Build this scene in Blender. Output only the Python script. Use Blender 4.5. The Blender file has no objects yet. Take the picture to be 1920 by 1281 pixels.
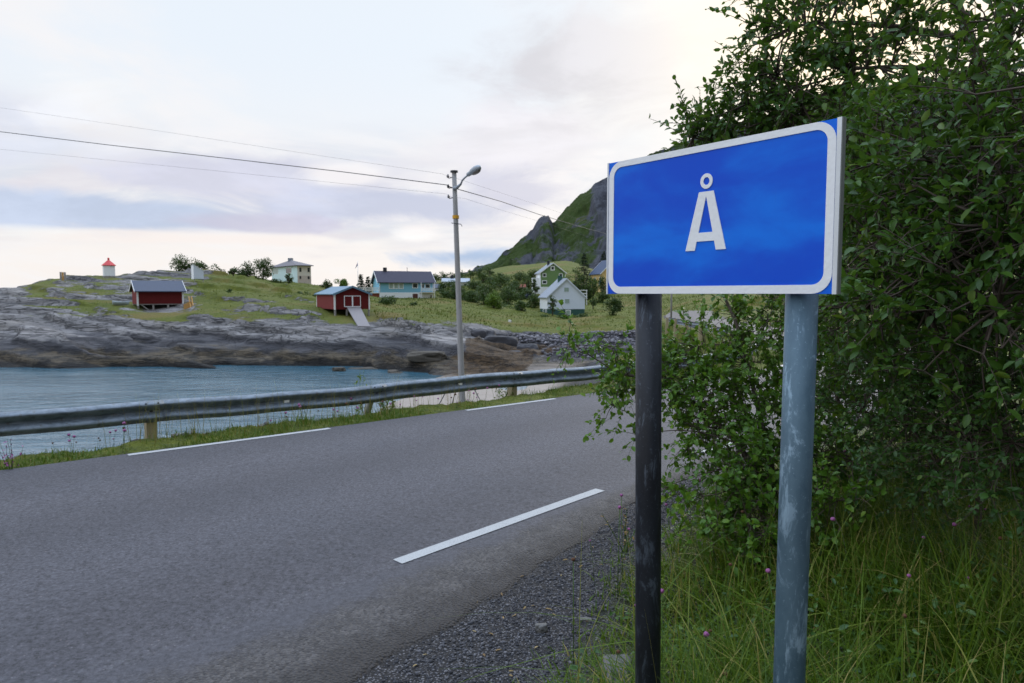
import bpy, bmesh, math, random
import numpy as np
from mathutils import Vector, Matrix

SC = bpy.context.scene
COL = SC.collection
R = math.radians
rng = np.random.default_rng(7)
random.seed(7)

# ------------------------------------------------------------------ camera
CAM_H, PITCH, F = 1.8, R(4.02), 1280.0
cd = bpy.data.cameras.new('camera')
cam = bpy.data.objects.new('camera', cd); COL.objects.link(cam)
cam.location = (0, 0, CAM_H); cam.rotation_euler = (R(90) - PITCH, 0, 0)
cd.sensor_width = 36; cd.lens = 24; cd.clip_start = 0.05; cd.clip_end = 60000
cd.dof.use_dof = True; cd.dof.focus_distance = 2.2; cd.dof.aperture_fstop = 10
SC.camera = cam

# ------------------------------------------------------------------ sky, sun, exposure
def lin(r, g, b):
    f = lambda c: (c / 255) / 12.92 if c / 255 <= .04045 else ((c / 255 + .055) / 1.055) ** 2.4
    return (f(r), f(g), f(b), 1)

def node(nt, kind, props=None, **inp):
    n = nt.nodes.new(kind)
    for k, v in (props or {}).items(): setattr(n, k, v)
    for k, v in inp.items():
        key = int(k[1:]) if k[0] == 'i' and k[1:].isdigit() else k.replace('_', ' ')
        s = n.inputs[key]
        if isinstance(v, bpy.types.NodeSocket): nt.links.new(v, s)
        elif v is not None: s.default_value = v
    return n
def math_(nt, op, a, b=0.0, c=0.0, clamp=False):
    return node(nt, 'ShaderNodeMath', dict(operation=op, use_clamp=clamp), i0=a, i1=b, i2=c).outputs[0]
def mixc(nt, fac, a, b, mode='MIX'):
    n = nt.nodes.new('ShaderNodeMix'); n.data_type = 'RGBA'; n.blend_type = mode
    for i, v in ((0, fac), (6, a), (7, b)):
        if isinstance(v, bpy.types.NodeSocket): nt.links.new(v, n.inputs[i])
        else: n.inputs[i].default_value = v
    return n.outputs[2]
def sstep(nt, x, lo, hi, a=0.0, b=1.0):
    n = nt.nodes.new('ShaderNodeMapRange'); n.interpolation_type = 'SMOOTHSTEP'
    nt.links.new(x, n.inputs[0])
    for i, v in ((1, lo), (2, hi), (3, a), (4, b)): n.inputs[i].default_value = v
    return n.outputs[0]
def noise(nt, vec, scale, detail=4, rough=.55, dist=0.0):
    n = node(nt, 'ShaderNodeTexNoise', None, Scale=scale, Detail=detail, Roughness=rough, Distortion=dist)
    if vec is not None: nt.links.new(vec, n.inputs['Vector'])
    return n.outputs[0]
def mapping(nt, vec, scale=(1, 1, 1), rot=(0, 0, 0), loc=(0, 0, 0)):
    n = node(nt, 'ShaderNodeMapping', None, Vector=vec)
    n.inputs['Scale'].default_value = scale; n.inputs['Rotation'].default_value = rot; n.inputs['Location'].default_value = loc
    return n.outputs[0]

SUN_AZ, SUN_EL = R(26), R(20)                     # azimuth to the right of the view direction, behind the trees
sun_dir = Vector((math.sin(SUN_AZ) * math.cos(SUN_EL), math.cos(SUN_AZ) * math.cos(SUN_EL), math.sin(SUN_EL)))
w = bpy.data.worlds.new('World'); SC.world = w; w.use_nodes = True
nt = w.node_tree; nt.nodes.clear()
gen = nt.nodes.new('ShaderNodeTexCoord').outputs['Generated']
dirn = node(nt, 'ShaderNodeVectorMath', dict(operation='NORMALIZE'), i0=gen).outputs[0]
sep = node(nt, 'ShaderNodeSeparateXYZ', None, i0=dirn)
dx, dy, dz = sep.outputs
zz = math_(nt, 'MAXIMUM', dz, 0.0)
den = math_(nt, 'ADD', zz, .16)
pl = node(nt, 'ShaderNodeCombineXYZ', None, i0=math_(nt, 'DIVIDE', dx, den), i1=math_(nt, 'DIVIDE', dy, den), i2=0.0).outputs[0]
n1 = noise(nt, mapping(nt, pl, (1.5, 1.05, 1), loc=(3.1, 1.7, 0)), 1.0, 7, .56, .35)
n2 = noise(nt, mapping(nt, pl, (1.0, 1.9, 1), loc=(9.3, 4.2, 0)), 1.2, 6, .55, .3)
n3 = noise(nt, mapping(nt, dirn, (3.4, 3.4, 12), loc=(1.3, 2.2, .4)), 1.0, 7, .60, .45)
base = mixc(nt, sstep(nt, zz, .02, .34), lin(249, 243, 240), lin(235, 243, 252))
base = mixc(nt, math_(nt, 'MULTIPLY', sstep(nt, n1, .44, .66), .85), base, lin(248, 246, 247))
wz_ = math_(nt, 'ADD', zz, math_(nt, 'MULTIPLY', math_(nt, 'SUBTRACT', n2, .5), .09))
band = math_(nt, 'MULTIPLY', sstep(nt, wz_, .045, .095), sstep(nt, wz_, .15, .25, 1, 0))
low = math_(nt, 'MULTIPLY', math_(nt, 'MULTIPLY', band, sstep(nt, n3, .34, .60)), .65)
base = mixc(nt, math_(nt, 'MULTIPLY', low, .95), base, mixc(nt, sstep(nt, n2, .40, .62), lin(196, 206, 225), lin(213, 209, 222)))
puff = math_(nt, 'MULTIPLY', band, sstep(nt, n3, .47, .36))
base = mixc(nt, math_(nt, 'MULTIPLY', puff, .6), base, lin(249, 244, 245))
az_ = math_(nt, 'ARCTAN2', dx, dy)
n4 = noise(nt, mapping(nt, dirn, (6.5, 6.5, 17), loc=(5.3, 1.2, 2.4)), 1.0, 8, .60, .5)
def bank(base, ux, el, sa, se, col, amt, lo=.30, hi=.85, k=1.5):
    """a cloud bank: soft elliptical patch of sky (tangents of azimuth and elevation) with a noisy edge"""
    a = math_(nt, 'DIVIDE', math_(nt, 'SUBTRACT', az_, math.atan(ux)), sa); e = math_(nt, 'DIVIDE', math_(nt, 'SUBTRACT', dz, el / math.sqrt(1 + ux * ux + el * el)), se)
    g = math_(nt, 'EXPONENT', math_(nt, 'MULTIPLY', math_(nt, 'ADD', math_(nt, 'MULTIPLY', a, a), math_(nt, 'MULTIPLY', e, e)), -1.0))
    m = sstep(nt, math_(nt, 'ADD', g, math_(nt, 'MULTIPLY', math_(nt, 'SUBTRACT', n4, .5), k)), lo, hi)
    m = math_(nt, 'MULTIPLY', math_(nt, 'MULTIPLY', m, sstep(nt, g, .02, .40)), amt)
    c1 = lin(*col); c2 = lin(*[min(255, v + 16) for v in col])
    return mixc(nt, m, base, mixc(nt, sstep(nt, n3, .40, .62), c1, c2))
for a in ((.14, .335, .20, .095, (215, 214, 221), .95, .18, .95, 1.8), (.02, .22, .12, .06, (228, 225, 232), .7), (-.69, .235, .16, .05, (219, 223, 236), .85), (-.36, .165, .26, .035, (207, 208, 226), .85),
          (-.63, .118, .26, .030, (190, 202, 226), .95), (-.19, .125, .22, .034, (198, 203, 224), .95), (.01, .15, .10, .035, (206, 206, 224), .8), (-.33, .10, .14, .016, (203, 200, 220), .8),
          (-.06, .052, .13, .022, (160, 186, 222), .95), (-.46, .080, .30, .011, (250, 240, 236), .8), (-.14, .085, .05, .02, (250, 243, 243), .9), (-.60, .25, .09, .05, (253, 247, 242), .55, .25, 1.0, 2.0), (-.24, .172, .07, .02, (251, 246, 246), .8)):
    base = bank(base, *a)
sd = node(nt, 'ShaderNodeVectorMath', dict(operation='DOT_PRODUCT'), i0=dirn, i1=tuple(sun_dir)).outputs['Value']
sd = math_(nt, 'MAXIMUM', sd, 0.0)
base = mixc(nt, math_(nt, 'MULTIPLY', math_(nt, 'POWER', sd, 26), .7), base, lin(255, 250, 240))
glow = math_(nt, 'POWER', sd, 90)
base = mixc(nt, math_(nt, 'MULTIPLY', glow, .9), base, (1.5, 1.22, .8, 1))
# clouds are brighter overhead than at the horizon, as under any overcast sky; unseen sky behind right is dimmed to shape the light
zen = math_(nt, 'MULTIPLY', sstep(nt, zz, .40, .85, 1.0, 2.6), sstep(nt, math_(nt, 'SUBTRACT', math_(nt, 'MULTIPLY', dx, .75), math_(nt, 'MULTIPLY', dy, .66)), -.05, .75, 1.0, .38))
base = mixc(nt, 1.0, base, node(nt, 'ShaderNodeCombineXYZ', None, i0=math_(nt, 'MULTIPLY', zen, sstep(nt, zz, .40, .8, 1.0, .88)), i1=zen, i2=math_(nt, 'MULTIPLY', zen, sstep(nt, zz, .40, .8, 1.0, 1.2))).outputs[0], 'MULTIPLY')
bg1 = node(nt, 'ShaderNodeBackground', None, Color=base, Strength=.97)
sky = node(nt, 'ShaderNodeTexSky', dict(sky_type='NISHITA', sun_disc=False, sun_elevation=SUN_EL, sun_rotation=SUN_AZ))
bg2 = node(nt, 'ShaderNodeBackground', None, Color=sky.outputs[0], Strength=.08)
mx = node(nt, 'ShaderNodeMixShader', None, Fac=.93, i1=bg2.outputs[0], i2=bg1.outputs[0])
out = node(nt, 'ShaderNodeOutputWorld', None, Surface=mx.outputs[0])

sl = bpy.data.lights.new('sun', 'SUN'); sl.energy = .9; sl.angle = R(14); sl.color = (1, .93, .82)
so = bpy.data.objects.new('sun', sl); COL.objects.link(so)
so.rotation_euler = (-sun_dir).to_track_quat('-Z', 'Y').to_euler()
SC.view_settings.view_transform = 'Standard'; SC.view_settings.look = 'None'
SC.view_settings.exposure = .12; SC.view_settings.gamma = 1; SC.view_settings.use_curve_mapping = False
SC.cycles.max_bounces = 6; SC.cycles.transparent_max_bounces = 8; SC.cycles.use_denoising = True

# ------------------------------------------------------------------ helpers
def ray(px, py):
    u = (px - 960) / F; v = (640.5 - py) / F
    return u, math.cos(PITCH) + v * math.sin(PITCH), -math.sin(PITCH) + v * math.cos(PITCH)
def P(px, py, Y):
    u, y, z = ray(px, py); t = Y / y
    return Vector((u * t, Y, CAM_H + z * t))
def zpix(py, Y):
    return P(960, py, Y).z
def G(px, py, z=0.0):
    u, y, zd = ray(px, py); t = (z - CAM_H) / zd
    return Vector((u * t, y * t, z))

def tag(o, label=None, cat=None, group=None, kind=None):
    if label: o['label'] = label
    if cat: o['category'] = cat
    if group: o['group'] = group
    if kind: o['kind'] = kind
    return o
def smooth(me, on=True):
    me.polygons.foreach_set('use_smooth', [on] * len(me.polygons))

class MB:
    """collects shapes; build() links them as one mesh object"""
    def __init__(s): s.v = []; s.f = []
    def add(s, vs, fs):
        o = len(s.v); s.v += [tuple(v) for v in vs]; s.f += [tuple(i + o for i in f) for f in fs]; return s
    def box(s, c, size, m=None):
        x, y, z = (q / 2 for q in size); c = Vector(c)
        vs = [Vector((a, b, d)) for a in (-x, x) for b in (-y, y) for d in (-z, z)]
        if m is not None: vs = [m @ v for v in vs]
        return s.add([c + v for v in vs], [(0, 1, 3, 2), (4, 6, 7, 5), (0, 4, 5, 1), (2, 3, 7, 6), (0, 2, 6, 4), (1, 5, 7, 3)])
    def frame_box(s, o, ex, ey, ez, a, b):
        """box between local corners a and b in the frame o, ex, ey, ez"""
        vs = [o + ex * x + ey * y + ez * z for x in (a[0], b[0]) for y in (a[1], b[1]) for z in (a[2], b[2])]
        return s.add(vs, [(0, 1, 3, 2), (4, 6, 7, 5), (0, 4, 5, 1), (2, 3, 7, 6), (0, 2, 6, 4), (1, 5, 7, 3)])
    def tube(s, pts, rad, n=8, cap=True):
        pts = [Vector(p) for p in pts]; m = len(pts)
        if not hasattr(rad, '__len__'): rad = [rad] * m
        o = []; prev = None
        for i, p in enumerate(pts):
            t = (pts[min(i + 1, m - 1)] - pts[max(i - 1, 0)]).normalized()
            a = prev if prev is not None else (Vector((1, 0, 0)) if abs(t.x) < .8 else Vector((0, 1, 0)))
            a = (a - t * a.dot(t)).normalized(); prev = a; b = t.cross(a)
            for k in range(n):
                q = 2 * math.pi * k / n
                o.append(p + (a * math.cos(q) + b * math.sin(q)) * rad[i])
        fs = [(i * n + k, i * n + (k + 1) % n, (i + 1) * n + (k + 1) % n, (i + 1) * n + k) for i in range(m - 1) for k in range(n)]
        if cap: fs += [tuple(range(n))[::-1], tuple((m - 1) * n + k for k in range(n))]
        return s.add(o, fs)
    def prism(s, poly, h):
        """poly: list of Vectors (planar), h: extrusion Vector"""
        n = len(poly); vs = list(poly) + [p + h for p in poly]
        return s.add(vs, [tuple(range(n))[::-1], tuple(range(n, 2 * n))] + [(i, (i + 1) % n, n + (i + 1) % n, n + i) for i in range(n)])
    def ring(s, o, ex, ey, ez, x0, x1, z0, z1, fw, y0, y1):
        q = [(a, y, b) for y in (y0, y1) for a, b in ((x0 - fw, z0 - fw), (x1 + fw, z0 - fw), (x1 + fw, z1 + fw), (x0 - fw, z1 + fw), (x0, z0), (x1, z0), (x1, z1), (x0, z1))]
        f = []
        for i in range(4):
            j = (i + 1) % 4
            f += [(i, j, 4 + j, 4 + i), (8 + i, 12 + i, 12 + j, 8 + j), (i, 8 + i, 8 + j, j), (4 + i, 4 + j, 12 + j, 12 + i)]
        return s.add([o + ex * a + ey * b + ez * c for a, b, c in q], f)
    def build(s, name, mat, parent=None, sm=False):
        me = bpy.data.meshes.new(name); off = parent_off(parent)
        vs = [(x - off[0], y - off[1], z - off[2]) for x, y, z in s.v]
        me.from_pydata(vs, [], s.f); me.update()
        bm = bmesh.new(); bm.from_mesh(me); bmesh.ops.recalc_face_normals(bm, faces=bm.faces); bm.to_mesh(me); bm.free()
        if sm: smooth(me)
        if mat: me.materials.append(mat)
        o = bpy.data.objects.new(name, me); COL.objects.link(o)
        if parent is not None: o.parent = parent
        return o
def parent_off(p):
    o = Vector((0, 0, 0))
    while p is not None: o += p.location; p = p.parent
    return o
def empty(name, loc, label, cat, group=None):
    o = bpy.data.objects.new(name, None); COL.objects.link(o); o.location = loc; o.empty_display_size = .3
    return tag(o, label, cat, group)
def np_mesh(name, V, faces_flat, loop_n, mat, parent=None, attrs=None, sm=False, loc=None):
    """fast mesh: V (n,3), faces_flat = loop vertex indices, loop_n = verts per face (int or array)"""
    me = bpy.data.meshes.new(name); V = np.asarray(V, np.float32)
    if parent is not None: V = V - np.array(parent_off(parent), np.float32)
    if loc is not None: V = V - np.array(loc, np.float32)
    nl = len(faces_flat)
    cnt = np.full(nl // loop_n, loop_n, np.int32) if np.isscalar(loop_n) else np.asarray(loop_n, np.int32)
    me.vertices.add(len(V)); me.vertices.foreach_set('co', V.ravel())
    me.loops.add(nl); me.loops.foreach_set('vertex_index', np.asarray(faces_flat, np.int32).ravel())
    me.polygons.add(len(cnt)); me.polygons.foreach_set('loop_start', np.concatenate([[0], np.cumsum(cnt)[:-1]]).astype(np.int32))
    me.polygons.foreach_set('loop_total', cnt)
    if sm: me.polygons.foreach_set('use_smooth', np.ones(len(cnt), bool))
    for k, a in (attrs or {}).items():
        at = me.attributes.new(k, 'FLOAT', 'POINT'); at.data.foreach_set('value', np.asarray(a, np.float32))
    me.update(calc_edges=True); me.validate()
    if mat: me.materials.append(mat)
    o = bpy.data.objects.new(name, me); COL.objects.link(o)
    if parent is not None: o.parent = parent
    if loc is not None: o.location = loc
    return o
def grid_faces(nr, nc):
    i = np.arange(nr - 1)[:, None] * nc + np.arange(nc - 1)[None, :]
    return np.stack([i, i + 1, i + nc + 1, i + nc], -1).reshape(-1)

T3 = rng.random((64, 64, 64)).astype(np.float32)
def vnoise(x, y, z):
    xi, yi, zi = (np.floor(q).astype(np.int64) for q in (x, y, z))
    fx, fy, fz = x - xi, y - yi, z - zi
    fx, fy, fz = (q * q * (3 - 2 * q) for q in (fx, fy, fz))
    g = lambda a, b, c: T3[(xi + a) & 63, (yi + b) & 63, (zi + c) & 63]
    l = lambda a, b, t: a + (b - a) * t
    return l(l(l(g(0, 0, 0), g(1, 0, 0), fx), l(g(0, 1, 0), g(1, 1, 0), fx), fy), l(l(g(0, 0, 1), g(1, 0, 1), fx), l(g(0, 1, 1), g(1, 1, 1), fx), fy), fz)
def fbm(x, y, z=0.0, oct=5, gain=.5):
    x, y = np.broadcast_arrays(np.asarray(x, float), np.asarray(y, float)); z = np.broadcast_to(np.asarray(z, float), x.shape)
    s = np.zeros(x.shape); a = 1.0; t = 0
    for k in range(oct):
        s += a * (vnoise(x + 11.3 * k, y + 5.7 * k, z + 3.1 * k) - .5); t += a; a *= gain; x, y, z = x * 2.03, y * 2.03, z * 2.03
    return s / t * 2
def ss(x, a, b):
    t = np.clip((x - a) / (b - a), 0, 1); return t * t * (3 - 2 * t)

# ------------------------------------------------------------------ materials
def new_mat(name):
    m = bpy.data.materials.new(name); m.use_nodes = True; nt = m.node_tree; nt.nodes.clear()
    b = node(nt, 'ShaderNodeBsdfPrincipled'); o = node(nt, 'ShaderNodeOutputMaterial', None, Surface=b.outputs[0])
    return m, nt, b
def setin(nt, b, **kw):
    for k, v in kw.items():
        s = b.inputs[k.replace('_', ' ')]
        if isinstance(v, bpy.types.NodeSocket): nt.links.new(v, s)
        else: s.default_value = v
def bump(nt, b, h, strength=.5, dist=.02):
    n = node(nt, 'ShaderNodeBump', None, Strength=strength, Distance=dist, Height=h); nt.links.new(n.outputs[0], b.inputs['Normal'])
def objco(nt): return nt.nodes.new('ShaderNodeTexCoord').outputs['Object']
def worldpos(nt): return nt.nodes.new('ShaderNodeNewGeometry').outputs['Position']
def attr(nt, name):
    n = nt.nodes.new('ShaderNodeAttribute'); n.attribute_name = name; return n.outputs['Fac']

def paint(name, col, var=.18, rough=.55, scale=3.0, boards=None, spec=.4):
    """weathered painted or plain surface; boards = (spacing, axis) adds board grooves"""
    m, nt, b = new_mat(name); p = worldpos(nt)
    n = noise(nt, p, scale, 5, .6); f = noise(nt, p, scale * 9, 3, .6)
    c = tuple(col)
    d = tuple(q * (1 - var) for q in c[:3]) + (1,); l = tuple(min(1, q * (1 + var)) for q in c[:3]) + (1,)
    cc = mixc(nt, n, d, l); cc = mixc(nt, math_(nt, 'MULTIPLY', f, .25), cc, d)
    setin(nt, b, Base_Color=cc, Roughness=rough, Specular_IOR_Level=spec)
    if boards:
        wv = node(nt, 'ShaderNodeTexWave', dict(wave_type='BANDS', bands_direction=boards[1], wave_profile='SAW'), Vector=p, Scale=.314 / boards[0]).outputs['Fac']
        bump(nt, b, sstep(nt, wv, 0, .12), .6, .02)
    else: bump(nt, b, f, .15, .01)
    return m
def metal(name, col, rough=.45, metallic=.9, blotch=.35, dark=None, scale=14, streak=(1, 1, .25)):
    m, nt, b = new_mat(name); p = objco(nt)
    n = noise(nt, mapping(nt, p, streak), scale, 6, .65); n2_ = noise(nt, p, scale * 5, 3, .6)
    d = dark or tuple(q * (1 - blotch) for q in col[:3]) + (1,)
    cc = mixc(nt, sstep(nt, n, .35, .68), d, col)
    setin(nt, b, Base_Color=cc, Metallic=metallic, Roughness=math_(nt, 'ADD', math_(nt, 'MULTIPLY', n2_, .25), rough - .12))
    bump(nt, b, n2_, .08, .004)
    return m

def leaf_mat(name, c0, c1, c2, rough=.42, trans=.28, spec=.45):
    m, nt, b = new_mat(name); r = attr(nt, 'rnd')
    cr = nt.nodes.new('ShaderNodeValToRGB'); nt.links.new(r, cr.inputs[0])
    e = cr.color_ramp.elements; e[0].color = c0; e[0].position = 0; e[1].color = c2; e[1].position = 1
    k = e.new(.6); k.color = c1
    setin(nt, b, Base_Color=cr.outputs[0], Roughness=rough, Specular_IOR_Level=spec)
    t = node(nt, 'ShaderNodeBsdfTranslucent'); nt.links.new(mixc(nt, .5, cr.outputs[0], (.10, .16, .01, 1)), t.inputs['Color'])
    mxs = node(nt, 'ShaderNodeMixShader', None, Fac=trans, i1=b.outputs[0], i2=t.outputs[0])
    o = [n for n in nt.nodes if n.type == 'OUTPUT_MATERIAL'][0]; nt.links.new(mxs.outputs[0], o.inputs['Surface'])
    return m

M = {}
M['willow_leaf'] = leaf_mat('willow_leaf', (.034, .088, .014, 1), (.062, .150, .018, 1), (.15, .22, .024, 1), .42, .38, .38)
M['birch_leaf'] = leaf_mat('birch_leaf', (.06, .145, .014, 1), (.11, .235, .018, 1), (.22, .33, .03, 1), .45, .42)
M['bush_leaf'] = leaf_mat('bush_leaf', (.032, .085, .018, 1), (.055, .14, .026, 1), (.11, .19, .026, 1), .45, .34)
M['grass_blade'] = leaf_mat('grass_blade', (.040, .090, .007, 1), (.125, .200, .012, 1), (.36, .27, .09, 1), .5, .4, .25)
M['verge_blade'] = leaf_mat('verge_blade', (.050, .105, .008, 1), (.10, .165, .012, 1), (.28, .20, .07, 1), .5, .3, .3)
M['far_leaf'] = leaf_mat('far_leaf', (.022, .046, .010, 1), (.045, .085, .016, 1), (.09, .12, .022, 1), .55, .2, .25)
M['far_leaf_bright'] = leaf_mat('far_leaf_bright', (.05, .10, .010, 1), (.095, .165, .014, 1), (.15, .21, .022, 1), .55, .25, .25)
M['spruce_needle'] = leaf_mat('spruce_needle', (.010, .022, .014, 1), (.018, .036, .020, 1), (.03, .05, .022, 1), .6, .1, .2)
M['bark'] = paint('bark', (.09, .07, .055, 1), .4, .8, 14, spec=.2)
M['petal'] = paint('petal', (.30, .10, .24, 1), .3, .7, 60, spec=.2)
M['dry_head'] = paint('dry_head', (.12, .06, .035, 1), .3, .8, 60, spec=.1)
M['stalk'] = paint('stalk', (.06, .11, .02, 1), .3, .6, 30, spec=.2)
M['glass'] = (lambda m, nt, b: (setin(nt, b, Base_Color=(.02, .028, .035, 1), Roughness=.08, Specular_IOR_Level=.6), m)[1])(*new_mat('glass'))
M['white_paint'] = paint('white_paint', (.78, .78, .77, 1), .08, .5)
M['grey_wood'] = paint('grey_wood', (.30, .28, .26, 1), .25, .8, 5, spec=.15)
M['fresh_wood'] = paint('fresh_wood', (.48, .27, .09, 1), .2, .7, 6, spec=.2)
M['dark_metal'] = paint('dark_metal', (.03, .03, .035, 1), .2, .5)
M['chimney_dark'] = paint('chimney_dark', (.03, .03, .035, 1), .3, .8)

# asphalt ------------------------------------------------------------
def asphalt():
    m, nt, b = new_mat('asphalt'); p = worldpos(nt); nd = attr(nt, 'line_dist')
    agg = noise(nt, p, 190, 3, .75); big = noise(nt, p, .9, 5, .6); mid = noise(nt, p, 9, 4, .6)
    vor = node(nt, 'ShaderNodeTexVoronoi', dict(feature='F1'), Vector=p, Scale=75)
    vc = node(nt, 'ShaderNodeSeparateColor', None, i0=vor.outputs['Color'])
    c = mixc(nt, big, (.050, .052, .061, 1), (.068, .065, .071, 1))
    agg2 = noise(nt, p, 42, 4, .75)
    tone = math_(nt, 'ADD', math_(nt, 'MULTIPLY', math_(nt, 'ADD', math_(nt, 'MULTIPLY', agg, .8), math_(nt, 'ADD', math_(nt, 'MULTIPLY', agg2, 1.1), math_(nt, 'MULTIPLY', noise(nt, p, 21, 3, .8), .55))), 2.3), -1.82)
    c = mixc(nt, 1.0, c, node(nt, 'ShaderNodeCombineColor', None, i0=tone, i1=tone, i2=tone).outputs[0], 'MULTIPLY')
    fleck = math_(nt, 'MULTIPLY', sstep(nt, vc.outputs[0], .93, .99), sstep(nt, vor.outputs['Distance'], .5, .2))
    c = mixc(nt, math_(nt, 'MULTIPLY', fleck, .55), c, mixc(nt, vc.outputs[1], (.20, .20, .22, 1), (.22, .17, .16, 1)))
    trk = math_(nt, 'MULTIPLY', math_(nt, 'SINE', math_(nt, 'MULTIPLY', nd, 3.3)), .10)
    c = mixc(nt, 1.0, c, node(nt, 'ShaderNodeCombineColor', None, i0=math_(nt, 'ADD', trk, 1.0), i1=math_(nt, 'ADD', trk, .98), i2=math_(nt, 'ADD', trk, 1.0)).outputs[0], 'MULTIPLY')
    st_ = noise(nt, mapping(nt, p, (1, 1, 1)), 2.3, 6, .7, .8)
    c = mixc(nt, math_(nt, 'MULTIPLY', sstep(nt, st_, .56, .72), .22), c, (.035, .035, .04, 1))
    # old raw strip of coarse chippings outside the edge line
    wob = math_(nt, 'ADD', nd, math_(nt, 'MULTIPLY', math_(nt, 'SUBTRACT', noise(nt, p, 4, 6, .68), .5), .42))
    rough = sstep(nt, wob, .10, .34)
    vb = node(nt, 'ShaderNodeTexVoronoi', dict(feature='F1'), Vector=p, Scale=62)
    stone = node(nt, 'ShaderNodeSeparateColor', None, i0=vb.outputs['Color']).outputs[1]
    chip = mixc(nt, stone, (.040, .037, .037, 1), (.125, .115, .110, 1))
    chip = mixc(nt, sstep(nt, noise(nt, p, 6, 6, .72, .4), .40, .64), mixc(nt, .45, chip, (.020, .018, .017, 1)), chip)
    c = mixc(nt, math_(nt, 'MULTIPLY', rough, .85), c, chip)
    smooth_band = math_(nt, 'MULTIPLY', sstep(nt, nd, .03, .08), sstep(nt, wob, .22, .14))
    c = mixc(nt, math_(nt, 'MULTIPLY', smooth_band, .35), c, (.065, .065, .075, 1))
    edge = sstep(nt, wob, .40, .62)
    c = mixc(nt, math_(nt, 'MULTIPLY', edge, .75), c, (.024, .021, .02, 1))
    # faint remains of worn paint between the dashes
    worn = math_(nt, 'MULTIPLY', math_(nt, 'MULTIPLY', sstep(nt, math_(nt, 'ABSOLUTE', nd), .055, .04), sstep(nt, noise(nt, p, 30, 4, .7), .5, .66)), .10)
    c = mixc(nt, worn, c, (.3, .3, .3, 1))
    setin(nt, b, Base_Color=c, Roughness=.72, Specular_IOR_Level=.35)
    h = math_(nt, 'ADD', math_(nt, 'MULTIPLY', agg, .5), math_(nt, 'MULTIPLY', math_(nt, 'MULTIPLY', vb.outputs['Distance'], rough), -2.2))
    bump(nt, b, h, .75, .008)
    return m
M['asphalt'] = asphalt()
def line_paint():
    m, nt, b = new_mat('line_paint'); p = worldpos(nt)
    n = noise(nt, p, 130, 4, .7); g = noise(nt, p, 6, 4, .6)
    c = mixc(nt, math_(nt, 'MULTIPLY', sstep(nt, n, .50, .64), .8), (.40, .41, .41, 1), (.17, .17, .175, 1))
    c = mixc(nt, math_(nt, 'MULTIPLY', g, .35), c, (.27, .27, .27, 1))
    setin(nt, b, Base_Color=c, Roughness=.6); bump(nt, b, n, .3, .003)
    return m
M['line_paint'] = line_paint()

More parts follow.
